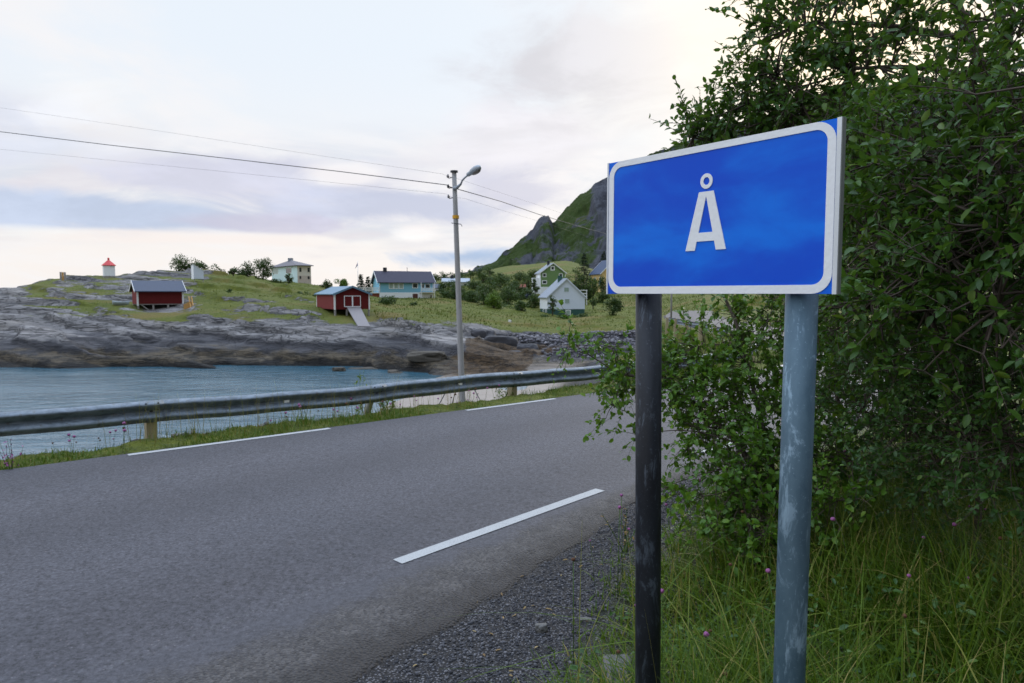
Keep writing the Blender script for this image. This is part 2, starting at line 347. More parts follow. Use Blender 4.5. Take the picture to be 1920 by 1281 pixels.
# land ---------------------------------------------------------------
def land():
    m, nt, b = new_mat('land'); p = worldpos(nt)
    gz = node(nt, 'ShaderNodeSeparateXYZ', None, i0=p).outputs[2]
    ag, asand, agrav, aweed, ash = (attr(nt, k) for k in ('grass', 'sand', 'gravel', 'weed', 'shingle'))
    # rock: smooth grey gneiss with layers and cracks
    pm = mapping(nt, p, (.09, .20, .80), (R(8), R(-7), R(12)))
    lay = noise(nt, pm, 1.2, 6, .56, .7); lay2 = noise(nt, mapping(nt, p, (.5, .5, 2.6), (0, R(-9), 0)), 1.2, 7, .66, .5)
    big = noise(nt, p, .12, 4, .55)
    rock = mixc(nt, sstep(nt, lay, .30, .70), (.112, .106, .104, 1), (.262, .247, .238, 1))
    rock = mixc(nt, math_(nt, 'MULTIPLY', sstep(nt, lay2, .46, .66), .25), rock, (.27, .25, .25, 1))
    rock = mixc(nt, math_(nt, 'MULTIPLY', sstep(nt, big, .5, .66), .35), rock, (.21, .185, .15, 1))
    stt = attr(nt, 'strata')
    stn = math_(nt, 'ADD', stt, math_(nt, 'MULTIPLY', math_(nt, 'SUBTRACT', noise(nt, p, .5, 5, .6), .5), .5))
    led = math_(nt, 'ABSOLUTE', math_(nt, 'SUBTRACT', math_(nt, 'FRACT', stn), .5))
    ledk = math_(nt, 'MULTIPLY', sstep(nt, led, .36, .5), sstep(nt, noise(nt, p, .22, 4, .6), .42, .58))
    crack = sstep(nt, math_(nt, 'ABSOLUTE', math_(nt, 'SUBTRACT', noise(nt, mapping(nt, p, (.10, .22, .75), (R(10), R(-12), R(20))), 1.6, 5, .5, 1.2), .5)), .0, .034, 1, 0)
    crack2 = sstep(nt, math_(nt, 'ABSOLUTE', math_(nt, 'SUBTRACT', noise(nt, mapping(nt, p, (.3, .3, 1.1), (R(-14), R(8), R(50)), (4, 3, 1)), 1.3, 5, .5, .8), .5)), .0, .020, 1, 0)
    ck = math_(nt, 'MAXIMUM', math_(nt, 'MAXIMUM', crack, math_(nt, 'MULTIPLY', ledk, .8)), math_(nt, 'MULTIPLY', crack2, .7))
    rock = mixc(nt, math_(nt, 'MULTIPLY', ck, .85), rock, (.022, .021, .022, 1))
    # tide marks: brown weed zone, black lichen band above it
    wz = math_(nt, 'ADD', gz, math_(nt, 'MULTIPLY', math_(nt, 'SUBTRACT', noise(nt, mapping(nt, p, (.5, .5, .5)), .35, 6, .65, .6), .5), 3.4))
    tan = mixc(nt, sstep(nt, lay2, .38, .62), (.030, .026, .020, 1), (.115, .090, .058, 1))
    rock = mixc(nt, math_(nt, 'MULTIPLY', sstep(nt, wz, -2.9, -3.6), .88), rock, mixc(nt, sstep(nt, lay, .4, .62), (.026, .026, .031, 1), (.060, .058, .064, 1)))
    rock = mixc(nt, math_(nt, 'MULTIPLY', sstep(nt, wz, -4.2, -4.9), .92), rock, tan)
    rock = mixc(nt, sstep(nt, wz, -5.2, -5.9), rock, (.012, .011, .010, 1))
    # grass and heath
    gn = noise(nt, p, .55, 6, .65); gf = noise(nt, mapping(nt, p, (1, 1, .35)), 5.0, 4, .7); gb = noise(nt, p, .09, 4, .6)
    gc = mixc(nt, gn, (.050, .074, .006, 1), (.150, .155, .010, 1))
    gc = mixc(nt, math_(nt, 'MULTIPLY', sstep(nt, gb, .48, .68), .75), gc, (.17, .115, .028, 1))
    gc = mixc(nt, math_(nt, 'MULTIPLY', sstep(nt, gf, .42, .66), .55), gc, (.030, .050, .010, 1))
    gedge = math_(nt, 'ADD', ag, math_(nt, 'MULTIPLY', math_(nt, 'SUBTRACT', noise(nt, mapping(nt, p, (.45, .45, 1.2)), .9, 7, .68), .5), .95))
    gm = sstep(nt, gedge, .46, .56)
    c = mixc(nt, gm, rock, gc)
    # sand, shingle, weed
    sn = noise(nt, p, 1.1, 6, .65)
    vb = node(nt, 'ShaderNodeTexVoronoi', dict(feature='F1'), Vector=p, Scale=9.0)
    pcol = node(nt, 'ShaderNodeSeparateColor', None, i0=vb.outputs['Color'])
    sand = mixc(nt, sn, (.21, .175, .145, 1), (.32, .27, .225, 1))
    sand = mixc(nt, math_(nt, 'MULTIPLY', pcol.outputs[0], .35), sand, (.38, .34, .31, 1))
    c = mixc(nt, asand, c, sand)
    vs_ = node(nt, 'ShaderNodeTexVoronoi', dict(feature='F1'), Vector=p, Scale=2.6)
    scol = node(nt, 'ShaderNodeSeparateColor', None, i0=vs_.outputs['Color']).outputs[0]
    shin = mixc(nt, scol, (.07, .066, .075, 1), (.22, .20, .225, 1))
    shin = mixc(nt, sstep(nt, vs_.outputs['Distance'], .28, .5), shin, (.03, .03, .032, 1))
    c = mixc(nt, ash, c, shin)
    weed = mixc(nt, sstep(nt, noise(nt, mapping(nt, p, (.6, .6, 1.5), (0, R(-20), R(25))), 2.2, 7, .72, .6), .38, .62), (.022, .014, .008, 1), (.085, .053, .026, 1))
    c = mixc(nt, math_(nt, 'MULTIPLY', sstep(nt, math_(nt, 'ADD', aweed, math_(nt, 'MULTIPLY', math_(nt, 'SUBTRACT', sn, .5), .8)), .4, .6), .95), c, weed)
    # roadside gravel and soil
    vg = node(nt, 'ShaderNodeTexVoronoi', dict(feature='F1'), Vector=p, Scale=75)
    gcol = node(nt, 'ShaderNodeSeparateColor', None, i0=vg.outputs['Color']).outputs[2]
    grav = mixc(nt, gcol, (.035, .034, .037, 1), (.16, .155, .165, 1))
    grav = mixc(nt, sstep(nt, vg.outputs['Distance'], .25, .55), grav, (.02, .019, .019, 1))
    c = mixc(nt, agrav, c, grav)
    setin(nt, b, Base_Color=c, Roughness=.82, Specular_IOR_Level=.25)
    h = math_(nt, 'ADD', math_(nt, 'MULTIPLY', lay2, .7), math_(nt, 'ADD', math_(nt, 'MULTIPLY', lay, .9), math_(nt, 'MULTIPLY', ck, -.35)))
    h = math_(nt, 'ADD', math_(nt, 'MULTIPLY', h, math_(nt, 'SUBTRACT', 1.0, gm)), math_(nt, 'MULTIPLY', math_(nt, 'MULTIPLY', gf, gm), .6))
    h = math_(nt, 'MULTIPLY', h, math_(nt, 'SUBTRACT', 1.0, math_(nt, 'MAXIMUM', asand, math_(nt, 'MAXIMUM', agrav, ash))))
    h = math_(nt, 'ADD', h, math_(nt, 'MULTIPLY', math_(nt, 'MULTIPLY', vs_.outputs['Distance'], ash), -.5))
    h = math_(nt, 'ADD', h, math_(nt, 'MULTIPLY', math_(nt, 'MULTIPLY', vg.outputs['Distance'], agrav), -.02))
    bump(nt, b, h, .85, .42)
    return m
M['land'] = land()

def water():
    m, nt, b = new_mat('sea_water'); p = worldpos(nt)
    n = noise(nt, mapping(nt, p, (.55, 1, 1), (0, 0, R(-8))), .9, 5, .62, .5); n2_ = noise(nt, mapping(nt, p, (.35, .8, 1), (0, 0, R(-10))), .22, 4, .6, .4); n3_ = noise(nt, mapping(nt, p, (.6, 1, 1)), 3.2, 3, .6)
    shallow = attr(nt, 'shallow')
    c = mixc(nt, shallow, (.030, .092, .128, 1), (.20, .25, .28, 1))
    c = mixc(nt, math_(nt, 'MULTIPLY', sstep(nt, n, .35, .65), .6), c, mixc(nt, .5, c, (.06, .155, .21, 1)))
    setin(nt, b, Base_Color=c, Roughness=sstep(nt, n2_, .35, .65, .03, .22), IOR=1.333, Specular_IOR_Level=.5)
    h = math_(nt, 'ADD', math_(nt, 'MULTIPLY', n, 1.0), math_(nt, 'ADD', math_(nt, 'MULTIPLY', n2_, 1.2), math_(nt, 'MULTIPLY', n3_, .18)))
    bump(nt, b, h, .55, .30)
    return m
M['water'] = water()

def mountain_mat():
    m, nt, b = new_mat('mountain'); p = worldpos(nt)
    g = nt.nodes.new('ShaderNodeNewGeometry'); st = attr(nt, 'rocky')
    n = noise(nt, mapping(nt, p, (.012, .012, .0045)), 1.0, 9, .66, .6); f = noise(nt, mapping(nt, p, (.05, .05, .02)), 1.0, 7, .68)
    rk = math_(nt, 'ADD', st, math_(nt, 'MULTIPLY', math_(nt, 'SUBTRACT', n, .5), 1.9))
    rock = mixc(nt, f, (.028, .032, .042, 1), (.13, .132, .150, 1))
    gr = mixc(nt, f, (.020, .040, .010, 1), (.062, .090, .018, 1))
    gr = mixc(nt, math_(nt, 'MULTIPLY', sstep(nt, n, .5, .62), .5), gr, (.10, .10, .03, 1))
    c = mixc(nt, sstep(nt, rk, .42, .60), gr, rock)
    setin(nt, b, Base_Color=c, Roughness=.9, Specular_IOR_Level=.1)
    bump(nt, b, math_(nt, 'ADD', n, math_(nt, 'MULTIPLY', f, .7)), 1.0, 26)
    return m
M['mountain'] = mountain_mat()

# ------------------------------------------------------------------ road lines (plan curves)
SEA = -6.0
def spline(pts, n=24):
    p = np.array(pts, float); q = np.vstack([2 * p[0] - p[1], p, 2 * p[-1] - p[-2]]); o = []
    for i in range(1, len(q) - 2):
        t = np.linspace(0, 1, n, endpoint=False)[:, None]
        a, b, c, d = q[i - 1], q[i], q[i + 1], q[i + 2]
        o.append(.5 * (2 * b + (c - a) * t + (2 * a - 5 * b + 4 * c - d) * t ** 2 + (3 * b - a - 3 * c + d) * t ** 3))
    return np.vstack(o + [p[-1:]])
FAR = spline([(-36, -18), (-20, -5.2), (-12, 1.35), (-5.17, 6.9), (-1.76, 9.67), (1.65, 12.45), (4.9, 15.1), (7.3, 18), (8.9, 23), (9.6, 30), (9.9, 38), (10.7, 46), (12.6, 56), (17, 72)])
NEAR = spline([(-30, -27), (-12, -8), (-4, .98), (-.79, 4.42), (.8, 6.13), (2.45, 7.9), (4.4, 9.7), (7.1, 11.9), (9.9, 15), (12.0, 20), (13.2, 28), (13.6, 38), (14.4, 46), (16.2, 56), (20.5, 71)])
def resample(c, n):
    d = np.concatenate([[0], np.cumsum(np.hypot(*np.diff(c, axis=0).T))]); s = np.linspace(0, d[-1], n)
    return np.stack([np.interp(s, d, c[:, 0]), np.interp(s, d, c[:, 1])], 1)
def signed(c, x, y):
    """signed distance to the polyline c, positive on its left side"""
    c = resample(c, 130); best = np.full(x.shape, 1e9); sg = np.ones(x.shape)
    for a, b in zip(c[:-1], c[1:]):
        d = b - a; L = d @ d
        t = np.clip(((x - a[0]) * d[0] + (y - a[1]) * d[1]) / L, 0, 1)
        ex, ey = x - (a[0] + d[0] * t), y - (a[1] + d[1] * t)
        q = ex * ex + ey * ey; m = q < best
        best = np.where(m, q, best); sg = np.where(m, np.sign(d[0] * ey - d[1] * ex + 1e-12), sg)
    return np.sqrt(best) * sg

def strip_w(yf): return np.clip(.95 - .214 * (yf - 3.69), .36, 1.05)          # width of the raw asphalt strip outside the near line
def grass_w(yf): return np.clip(1.42 - .42 * (yf - 4.17), .42, 1.30)           # where the grass begins
def grass_s(sn, y): return sn - grass_w(y + .68 * sn) + 1.25
# ------------------------------------------------------------------ land: one sheet from the verge to the hills
def A(Y, z): return (Y, z)
def B(Y, py): return (Y, zpix(py, Y))
LC = {
 -2600: [A(1, -6.6), A(400, -9)],
 -700: [A(1, -6), A(22, -6.6), A(60, -8), A(80, -7), A(100, -4), A(125, -1), A(150, -4), A(190, -9), A(400, -12)],
 -220: [A(1, -5.6), A(23, -5.9), A(32, -7), A(66, -7.5), B(74, 686), B(78, 642), B(92, 603), B(110, 570), B(122, 558), A(160, -4), A(200, -10), A(400, -14)],
 0: [A(1, -5.5), A(25, -5.85), A(35, -7), A(68, -7.5), B(74, 685), B(77.5, 642), B(90, 602), B(106, 562), B(120, 544), A(160, -3), A(220, -10), A(400, -14)],
 100: [A(1, -5.5), A(26, -5.85), A(36, -7), A(68, -7.5), B(74, 685), B(77, 642), B(87, 602), B(102, 562), B(119, 532), B(130, 523), A(180, 1), A(250, -9), A(400, -14)],
 200: [A(1, -5.5), A(27, -5.85), A(37, -7), A(68, -7.5), B(74, 685), B(77, 642), B(87, 612), B(99, 579), B(114, 546), B(136, 517), A(190, 3), A(270, -8), A(400, -12)],
 300: [A(1, -5.5), A(28, -5.85), A(38, -7), A(68, -7.5), B(74, 685), B(78, 642), B(86, 612), B(92, 589), B(99, 581), B(114, 546), B(146, 513), A(200, 5), A(280, -6), A(400, -12)],
 380: [A(1, -5.5), A(29, -5.85), A(39, -7), A(68, -7.5), B(73.5, 686), B(78, 642), B(89, 602), B(99, 573), B(118, 540), B(150, 514), A(220, 5.5), A(330, -3), A(400, -8)],
 450: [A(1, -5.5), A(30, -5.8), A(42, -7), A(68, -7.5), B(73.5, 686), B(77.5, 642), B(88, 602), B(105, 562), B(130, 533), B(158, 518), A(220, 5.5), A(330, 1), A(400, -3)],
 520: [A(1, -5.5), A(31, -5.8), A(42, -7), A(67, -7.5), B(73, 687), B(77, 642), B(86, 602), B(102, 567), B(124, 549), B(150, 537), A(180, 4.2), A(320, 2), A(400, 0)],
 600: [A(1, -5.5), A(33, -5.8), A(46, -7), A(67, -7.2), B(72.5, 688), B(76, 642), B(82, 604), B(87, 591), B(92, 584), B(109, 563), B(142, 548), B(175, 542), A(320, 3), A(400, 3)],
 680: [A(1, -5.5), A(40, -5.8), A(52, -6.6), A(66, -7), B(71.5, 690), B(75, 642), B(81, 609), B(86, 595), B(104, 574), B(136, 562), B(160, 558), A(200, 1.5), A(320, 4), A(400, 4)],
 760: [A(1, -5.4), A(45, -5.75), A(56, -6.3), A(66, -6.6), B(70, 695), B(73, 652), B(79, 618), B(87, 599), B(106, 579), B(134, 566), B(160, 560), A(200, 1.5), A(320, 4), A(400, 4)],
 830: [A(1, -5.4), A(48, -5.7), A(58, -6.1), A(64, -6.3), B(68, 700), B(71, 662), B(79, 628), B(90, 604), B(108, 584), B(135, 567), B(165, 557), B(200, 541), A(250, 6), A(320, 9), A(400, 9)],
 900: [A(1, -5.4), A(50, -5.7), A(62, -6.1), B(67, 699), B(72, 664), B(80, 636), B(92, 613), B(118, 589), B(150, 570), B(190, 547), B(250, 514), B(320, 508), A(400, 10)],
 960: [A(1, -5.4), A(50, -5.8), A(58, -6.2), B(66, 692), B(80, 656), B(92, 632), B(100, 614), B(118, 596), B(145, 575), B(190, 549), B(250, 516), B(300, 497), A(340, 14), A(400, 10)],
 1060: [A(1, -5.4), A(50, -5.9), B(66, 684), B(80, 660), B(92, 637), B(100, 621), B(120, 606), B(140, 595), B(150, 584), B(185, 561), B(230, 522), B(290, 488), A(340, 15), A(400, 10)],
 1150: [A(1, -5), A(45, -5.5), B(60, 682), B(75, 654), B(88, 634), B(100, 617), B(130, 594), B(165, 571), B(200, 547), B(260, 520), A(340, 12), A(400, 12)],
 1230: [A(1, -4), A(25, -4.6), A(52, -5.3), B(66, 670), B(80, 647), B(92, 624), B(105, 610), B(130, 592), B(165, 566), B(200, 545), A(400, 20)],
 1330: [A(1, -4), A(25, -2.4), A(40, -1.6), A(52, -1.0), A(70, -.8), B(100, 577), B(160, 556), B(220, 520), A(400, 20)],
 1400: [A(1, -.1), A(20, -.3), A(60, -.3), B(100, 560), B(200, 520), A(320, 18), A(400, 26)],
 1700: [A(1, 0), A(5, 0), A(40, .8), A(100, 6), A(320, 30), A(400, 36)],
 2400: [A(1, 0), A(5, .2), A(40, 6), A(320, 60), A(400, 70)],
 4600: [A(1, 0), A(5, .5), A(40, 8), A(400, 70)],
}
ckeys = sorted(LC)
TPX = np.concatenate([np.linspace(-2600, -140, 60), np.arange(-120, 1300, 2.6), np.linspace(1303, 4600, 150)])
TY = np.concatenate([np.geomspace(.9, 60, 250), np.arange(60.2, 150, .24), np.linspace(150.4, 400, 150)])
PX, YY = np.meshgrid(TPX, TY)
colz = np.array([np.interp(TY, *np.array(LC[k]).T) for k in ckeys])         # (ncol, nY)
kk = np.ones(9) / 9
colz = np.array([np.where(TY > 55, np.convolve(np.pad(c, 4, 'edge'), kk, 'valid'), c) for c in colz])
Zg = np.empty_like(PX)
tt = np.array(ckeys, float)
ci = np.clip(np.searchsorted(tt, TPX) - 1, 0, len(tt) - 2)
ct = (TPX - tt[ci]) / (tt[ci + 1] - tt[ci]); ct = ct * .4 + .6 * (ct * ct * (3 - 2 * ct))
Zg = colz[ci].T * (1 - ct) + colz[ci + 1].T * ct
Xg = (PX - 960) / F * YY
# headland relief
rockw = ss(YY, 58, 70) * (1 - ss(YY, 230, 330)) * ss(Zg, SEA - 1.4, SEA - .2)
grassy = np.clip(ss(PX, 640, 760) * ss(YY, 88, 97) + ss(PX, 860, 940) * ss(YY, 92, 97), 0, 1)
amp = 1 - .75 * grassy
lowr = ss(Zg, SEA + 7, SEA + 1)
calm = 1 - .92 * np.clip(np.exp(-((PX - 308) / 62) ** 4 - ((YY - 97) / 9) ** 4) + np.exp(-((PX - 655) / 60) ** 4 - ((YY - 84) / 8.5) ** 4) + np.exp(-((PX - 205) / 30) ** 4 - ((YY - 134) / 12) ** 4), 0, 1)
amp = amp * calm; Zg = Zg - .38 * np.exp(-((PX - 303) / 50) ** 4 - ((YY - 98.5) / 3.5) ** 4)
r1 = fbm(Xg * .075, YY * .11, 3.3, 5, .5)
r2 = 1 - np.abs(fbm(Xg * .10 + YY * .05, YY * .20 - Xg * .02, 8.1, 4, .5)) * 2.2
r3 = fbm(Xg * .42, YY * .5, 1.7, 4, .55)
wx, wy = Xg + 5 * fbm(Xg * .05, YY * .05, 31, 3), YY + 5 * fbm(Xg * .05, YY * .05, 37, 3)
fold = 1 - np.abs(fbm((wx * .94 - wy * .34) * .045, (wx * .34 + wy * .94) * .15, 18.1, 3, .45)) * 2.4       # long rounded slabs
Zg = Zg + rockw * amp * ((fold - .45) * 1.5 * (.55 + .6 * lowr) + r1 * .8 + (r2 - .6) * .40 * (.35 + lowr) + r3 * .16 * (.4 + lowr))
strata = Zg * .62 + wx * .075 + wy * .02 + r1 * .9
fq = strata % 1.0
Zg = Zg + rockw * amp * .75 * (ss(fq, .02, .30) - fq)
Zg = Zg + grassy * rockw * (fbm(Xg * .35, YY * .35, 5, 4) * .35)
Zg = Zg + (1 - rockw) * ss(YY, 18, 30) * (1 - ss(YY, 60, 70)) * fbm(Xg * .3, YY * .3, 2, 4) * .14
# road, embankment and verge
near_mask = YY < 80
sf = np.full(PX.shape, 99.0); sn = np.full(PX.shape, 99.0)
sf[near_mask] = signed(FAR, Xg[near_mask], YY[near_mask])
sn[near_mask] = -signed(NEAR, Xg[near_mask], YY[near_mask])
edge_n = fbm(Xg * .9, YY * .9, 4.4, 4) * .5
emb = -.035 + .02 * ss(sf, .15, .6) * (1 - ss(sf, .8, 1.4)) - (.72 + 3.2 * ss(YY, 15, 24)) * np.maximum(sf - .80 + edge_n * .35, 0) + fbm(Xg * 2.2, YY * 2.2, 6.6, 4) * .10 * ss(sf, .05, .6)
verge = -.03 - .01 * ss(sn, .4, .9) + .085 * np.maximum(grass_s(sn, YY) - 1.5, 0) + .12 * np.maximum(sn - 4.5, 0)
verge = np.minimum(verge, 7) + fbm(Xg * 1.3, YY * 1.3, 9, 4) * .12 * ss(sn, 1.0, 2.2)
far_f = 1 - ss(YY, 58, 74)
bay = (sf > 0)
right = (sn > .0) & ~bay
on = ~bay & ~right
zb = np.maximum(emb, np.minimum(Zg, np.where(sf < 4, -.05 + .03 * sf, 99)))
Zr = np.where(bay, zb, np.where(right, verge, -.07))
Zg = np.where(near_mask, Zr * far_f + Zg * (1 - far_f), Zg)
Zg = np.where(near_mask & bay & (sf > 14), np.maximum(emb, Zg), Zg)

# cover masks
gn_ = fbm(Xg * .06, YY * .06, 12, 4)
gcol = {-2600: 0, -220: .05, 0: .12, 60: .2, 120: .33, 250: .34, 330: .36, 380: .44, 430: .55, 500: .50, 600: .52, 690: .62, 760: .7, 850: .85, 920: 1, 4600: 1}
gbase = np.interp(PX, list(gcol), list(gcol.values()))
hgt = Zg - SEA
gm = gbase * ss(hgt, 2.6, 5.2) + .32 * gn_ * ss(hgt, 3, 5)
slope_y = np.gradient(Zg, axis=0) / np.gradient(YY, axis=0)
gm += .22 * (1 - ss(np.abs(slope_y), .05, .30)) * ss(hgt, 3.5, 6) - .12 * ss(np.abs(slope_y), .3, .6) * (PX < 800)
gm += .07 * (PX > 40)
gm += .35 * ss(PX, 380, 440) * ss(YY, 104, 118) + .3 * ss(PX, 690, 720) * ss(YY, 96, 100) + .3 * ss(PX, 560, 620) * ss(YY, 98, 106)
gm += .5 * ss(PX, 880, 940) * ss(YY, 92, 97)
gm -= .75 * ss(YY, 225, 250) * ss(fbm(Xg * .06, YY * .05, 21, 5), -.02, .14)                     # bare rock on the far knoll
bumpz = lambda px, y, sx, sy, a: a * np.exp(-((PX - px) / sx) ** 2 - ((YY - y) / sy) ** 2)
gm += bumpz(75, 119, 28, 9, .6) + bumpz(205, 100, 55, 4, .42) + bumpz(300, 90, 70, 2.6, .5) + bumpz(230, 93, 45, 2.2, .34) + bumpz(170, 112, 60, 4, .25) + bumpz(640, 85, 34, 3, .45) + bumpz(400, 103, 24, 8, .3)
gm = np.where(YY < 56, 0, gm)
nearg = np.where(bay, ss(sf, .05, .2) * (1 - (1 - ss(YY, 15, 20)) * ss(sf + edge_n * .5, .7, 1.3)) * (1 - ss(sf, 4, 5.5)), ss(grass_s(sn, YY) + edge_n * .6, 1.15, 1.7))
gm = np.where(near_mask, nearg * far_f + gm * (1 - far_f), gm)
sand = np.where(YY < 72, ss(-sf, -7, -9.5) * ss(YY, 10, 14), 0) * (1 - ss(Zg, SEA + .9, SEA + 1.6)) * (1 - ss(YY, 60, 67)) * (PX < 1260)
sand *= .25 + .75 * ss(PX, 250, 640)
gravel = np.where(near_mask & ~bay, 1 - nearg * (1 - .8 * ss(YY, 14, 7)), 0) * (YY < 60) + np.where(near_mask & bay, (1 - ss(sf, 6, 9)) * (1 - nearg), 0) * (YY < 60)
weed = ss(PX, 855, 885) * (1 - ss(PX, 985, 1010)) * ss(YY, 63, 66) * (1 - ss(YY, 75, 79)) * .8 + .55 * ss(PX, 740, 870) * (1 - ss(PX, 985, 1010)) * (1 - ss(hgt, 1.3, 2.0)) * (YY > 62)
weed += .62 * ss(PX, 985, 1010) * (1 - ss(PX, 1110, 1160)) * ss(YY, 66, 70) * (1 - ss(YY, 76, 84))
shingle = ss(PX, 935, 975) * ss(YY, 80, 84) * (1 - ss(gm, .3, .5)) * (1 - ss(YY, 96, 102)) + .8 * ss(PX, 990, 1040) * ss(YY, 62, 70) * (YY < 90) * (1 - ss(gm, .3, .5))
shingle = np.clip(shingle, 0, 1) * (near_mask * (sf > 5) + ~near_mask)
shingle = np.maximum(shingle, (1 - sand) * np.where(near_mask & bay & (sf > 6), 1, 0) * (YY < 45) * ss(sf, 6, 9) * (1 - ss(PX, 250, 640)))
land_o = np_mesh('ground', np.stack([Xg, YY, Zg], -1).reshape(-1, 3), grid_faces(*PX.shape), 4, M['land'],
                 attrs=dict(grass=gm.ravel(), sand=sand.ravel(), gravel=gravel.ravel(), weed=weed.ravel(), shingle=shingle.ravel(), strata=strata.ravel()), sm=True)
tag(land_o, kind='structure')
back = MB().add([(-60, -60, -.12), (60, -60, -.12), (60, 1.0, -.12), (-60, 1.0, -.12)], [(0, 1, 2, 3)]).build('ground_behind', M['land'])
tag(back, kind='structure')
def ground_z(x, y):
    px = 960 + F * x / y
    i = np.interp(px, TPX, np.arange(len(TPX))); j = np.interp(y, TY, np.arange(len(TY)))
    a = np.clip(np.asarray(i).astype(int), 0, len(TPX) - 2); b = np.clip(np.asarray(j).astype(int), 0, len(TY) - 2)
    u, v = i - a, j - b
    return Zg[b, a] * (1 - u) * (1 - v) + Zg[b, a + 1] * u * (1 - v) + Zg[b + 1, a] * (1 - u) * v + Zg[b + 1, a + 1] * u * v
def samp(Gd, x, y):
    px = 960 + F * x / y
    a = np.clip(np.interp(px, TPX, np.arange(len(TPX))).round().astype(int), 0, len(TPX) - 1); b = np.clip(np.interp(y, TY, np.arange(len(TY))).round().astype(int), 0, len(TY) - 1)
    return Gd[b, a]

# ------------------------------------------------------------------ sea
sx = np.concatenate([[-2500, -600], np.arange(-150, 90, 1.5), [600, 2500]]); sy = np.concatenate([[4, 8], np.arange(12, 90, 1.2), [120, 400, 2000, 3500]])
SX, SY = np.meshgrid(sx, sy)
gzs = np.where((SY < 390) & (SY > 1), ground_z(SX, np.clip(SY, 1, 399)), -20)
sh = ss(gzs, SEA - 1.1, SEA + .05) * (SY < 62)
tag(np_mesh('sea', np.stack([SX, SY, np.full(SX.shape, SEA)], -1).reshape(-1, 3), grid_faces(*SX.shape), 4, M['water'], attrs=dict(shallow=sh.ravel())), kind='structure')

# ------------------------------------------------------------------ road
NR = 900
fa, ne = resample(FAR, NR), resample(NEAR, NR)
# pair the two edges by walking along both
tn = np.gradient(ne, axis=0); tn /= np.hypot(*tn.T)[:, None]; nn = np.stack([tn[:, 1], -tn[:, 0]], 1)
outer = ne + nn * (strip_w(ne[:, 1]) + .02 + .14 * fbm(np.arange(NR) * .35, 0, 3, 5, .65))[:, None] * 1.0
ts = np.concatenate([np.linspace(0, .8, 30), np.linspace(.81, 1, 30)])
rv = fa[:, None, :] * (1 - ts)[None, :, None] + outer[:, None, :] * ts[None, :, None]
nd = -signed(NEAR, rv[..., 0], rv[..., 1])
crown = .02 * np.sin(np.pi * np.clip(ts, 0, 1))[None, :] + 0 * nd
nd_attr = np.where(nd > 0, nd * .66 / strip_w(ne[:, 1])[:, None], nd); nd = nd_attr
zr = crown + fbm(rv[..., 0] * 7, rv[..., 1] * 7, 2, 3) * .012 * ss(nd, .2, .35) - .022 * ss(nd, .40, .62)
zr[:, -1] -= .06; zr[:, -2] -= .012
road = np_mesh('road', np.concatenate([rv, zr[..., None]], -1).reshape(-1, 3), grid_faces(NR, len(ts)), 4, M['asphalt'], attrs=dict(line_dist=nd_attr.ravel()), sm=True)
tag(road, kind='structure')
def road_z(x, y):
    d = (rv[..., 0] - x) ** 2 + (rv[..., 1] - y) ** 2; k = np.argmin(d); return zr.ravel()[k]
def dash(curve, p0, p1, width, off):
    c = resample(curve, 1500); a = np.argmin(np.hypot(c[:, 0] - p0[0], c[:, 1] - p0[1])); b = np.argmin(np.hypot(c[:, 0] - p1[0], c[:, 1] - p1[1]))
    seg = c[a:b + 1]; seg = resample(seg, 24)
    t = np.gradient(seg, axis=0); t /= np.hypot(*t.T)[:, None]; n = np.stack([-t[:, 1], t[:, 0]], 1)
    vs = []
    for k, s in enumerate((off - width / 2, off + width / 2)):
        q = seg + n * s
        vs.append(np.column_stack([q, [road_z(*r) + .005 for r in q]]))
    V = np.concatenate(vs); m = len(seg)
    fs = [(i, i + 1, m + i + 1, m + i) for i in range(m - 1)]
    me = MB().add(V.tolist(), fs).build('edge_line', M['line_paint'], road); tag(me, kind='structure')
W = .10
for a, b in (((240, 858), (622, 806)), ((868, 769), (1035, 747))): dash(FAR, G(*a)[:2], G(*b)[:2], W, -.09)
fdir = np.array([.776, .631]); f0 = np.array(G(240, 858)[:2])
for k in (-2, -1, 2, 3, 4): dash(FAR, f0 + fdir * 4.55 * k, f0 + fdir * (4.55 * k + 2.4), W, -.09)
for a, b in (((737, 1060), (1125, 920)),): dash(NEAR, G(*a)[:2], G(*b)[:2], W, 0)
n0 = np.array(G(737, 1060)[:2])
dash(NEAR, G(1312, 848)[:2], G(1372, 822)[:2], W, 0); dash(NEAR, n0 - np.array([.67, .74]) * 4.7, n0 - np.array([.67, .74]) * 2.4, W, 0)

# ------------------------------------------------------------------ mountain
prof = [(780, 530), (850, 520), (900, 501), (930, 488), (960, 463), (985, 444), (998, 432), (1005, 416), (1012, 406), (1020, 402), (1028, 404), (1033, 415), (1036, 419), (1040, 413), (1052, 398), (1062, 386), (1078, 371), (1092, 362), (1106, 352), (1112, 344), (1126, 337), (1150, 326), (1185, 306), (1220, 288), (1270, 266), (1330, 244), (1400, 222), (1550, 170), (1750, 150), (2100, 200), (2600, 330)]
mpx = np.concatenate([np.arange(770, 1300, 1.5), np.linspace(1302, 2600, 160)]); mt = np.concatenate([np.linspace(0, 1, 150), np.linspace(1.03, 1.6, 12)])
MP, MT = np.meshgrid(mpx, mt)
ridge = np.interp(mpx, *np.array(prof, float).T)
Yr = 1500 + 260 * np.sin((mpx - 780) / 260.0) + 120 * ss(mpx, 1034, 1040); Yb = 820 + 0 * mpx
rz = np.array([zpix(a, y) for a, y in zip(ridge, Yr)])
tcl = np.clip(MT, 0, 1)
My = Yb * (1 - MT) + Yr * MT
prof_t = .35 * tcl + .65 * tcl ** 1.9
Mz = -8 + (rz + 8) * np.where(MT <= 1, prof_t, 1 - (MT - 1) * 1.5)
Mx = (MP - 960) / F * My
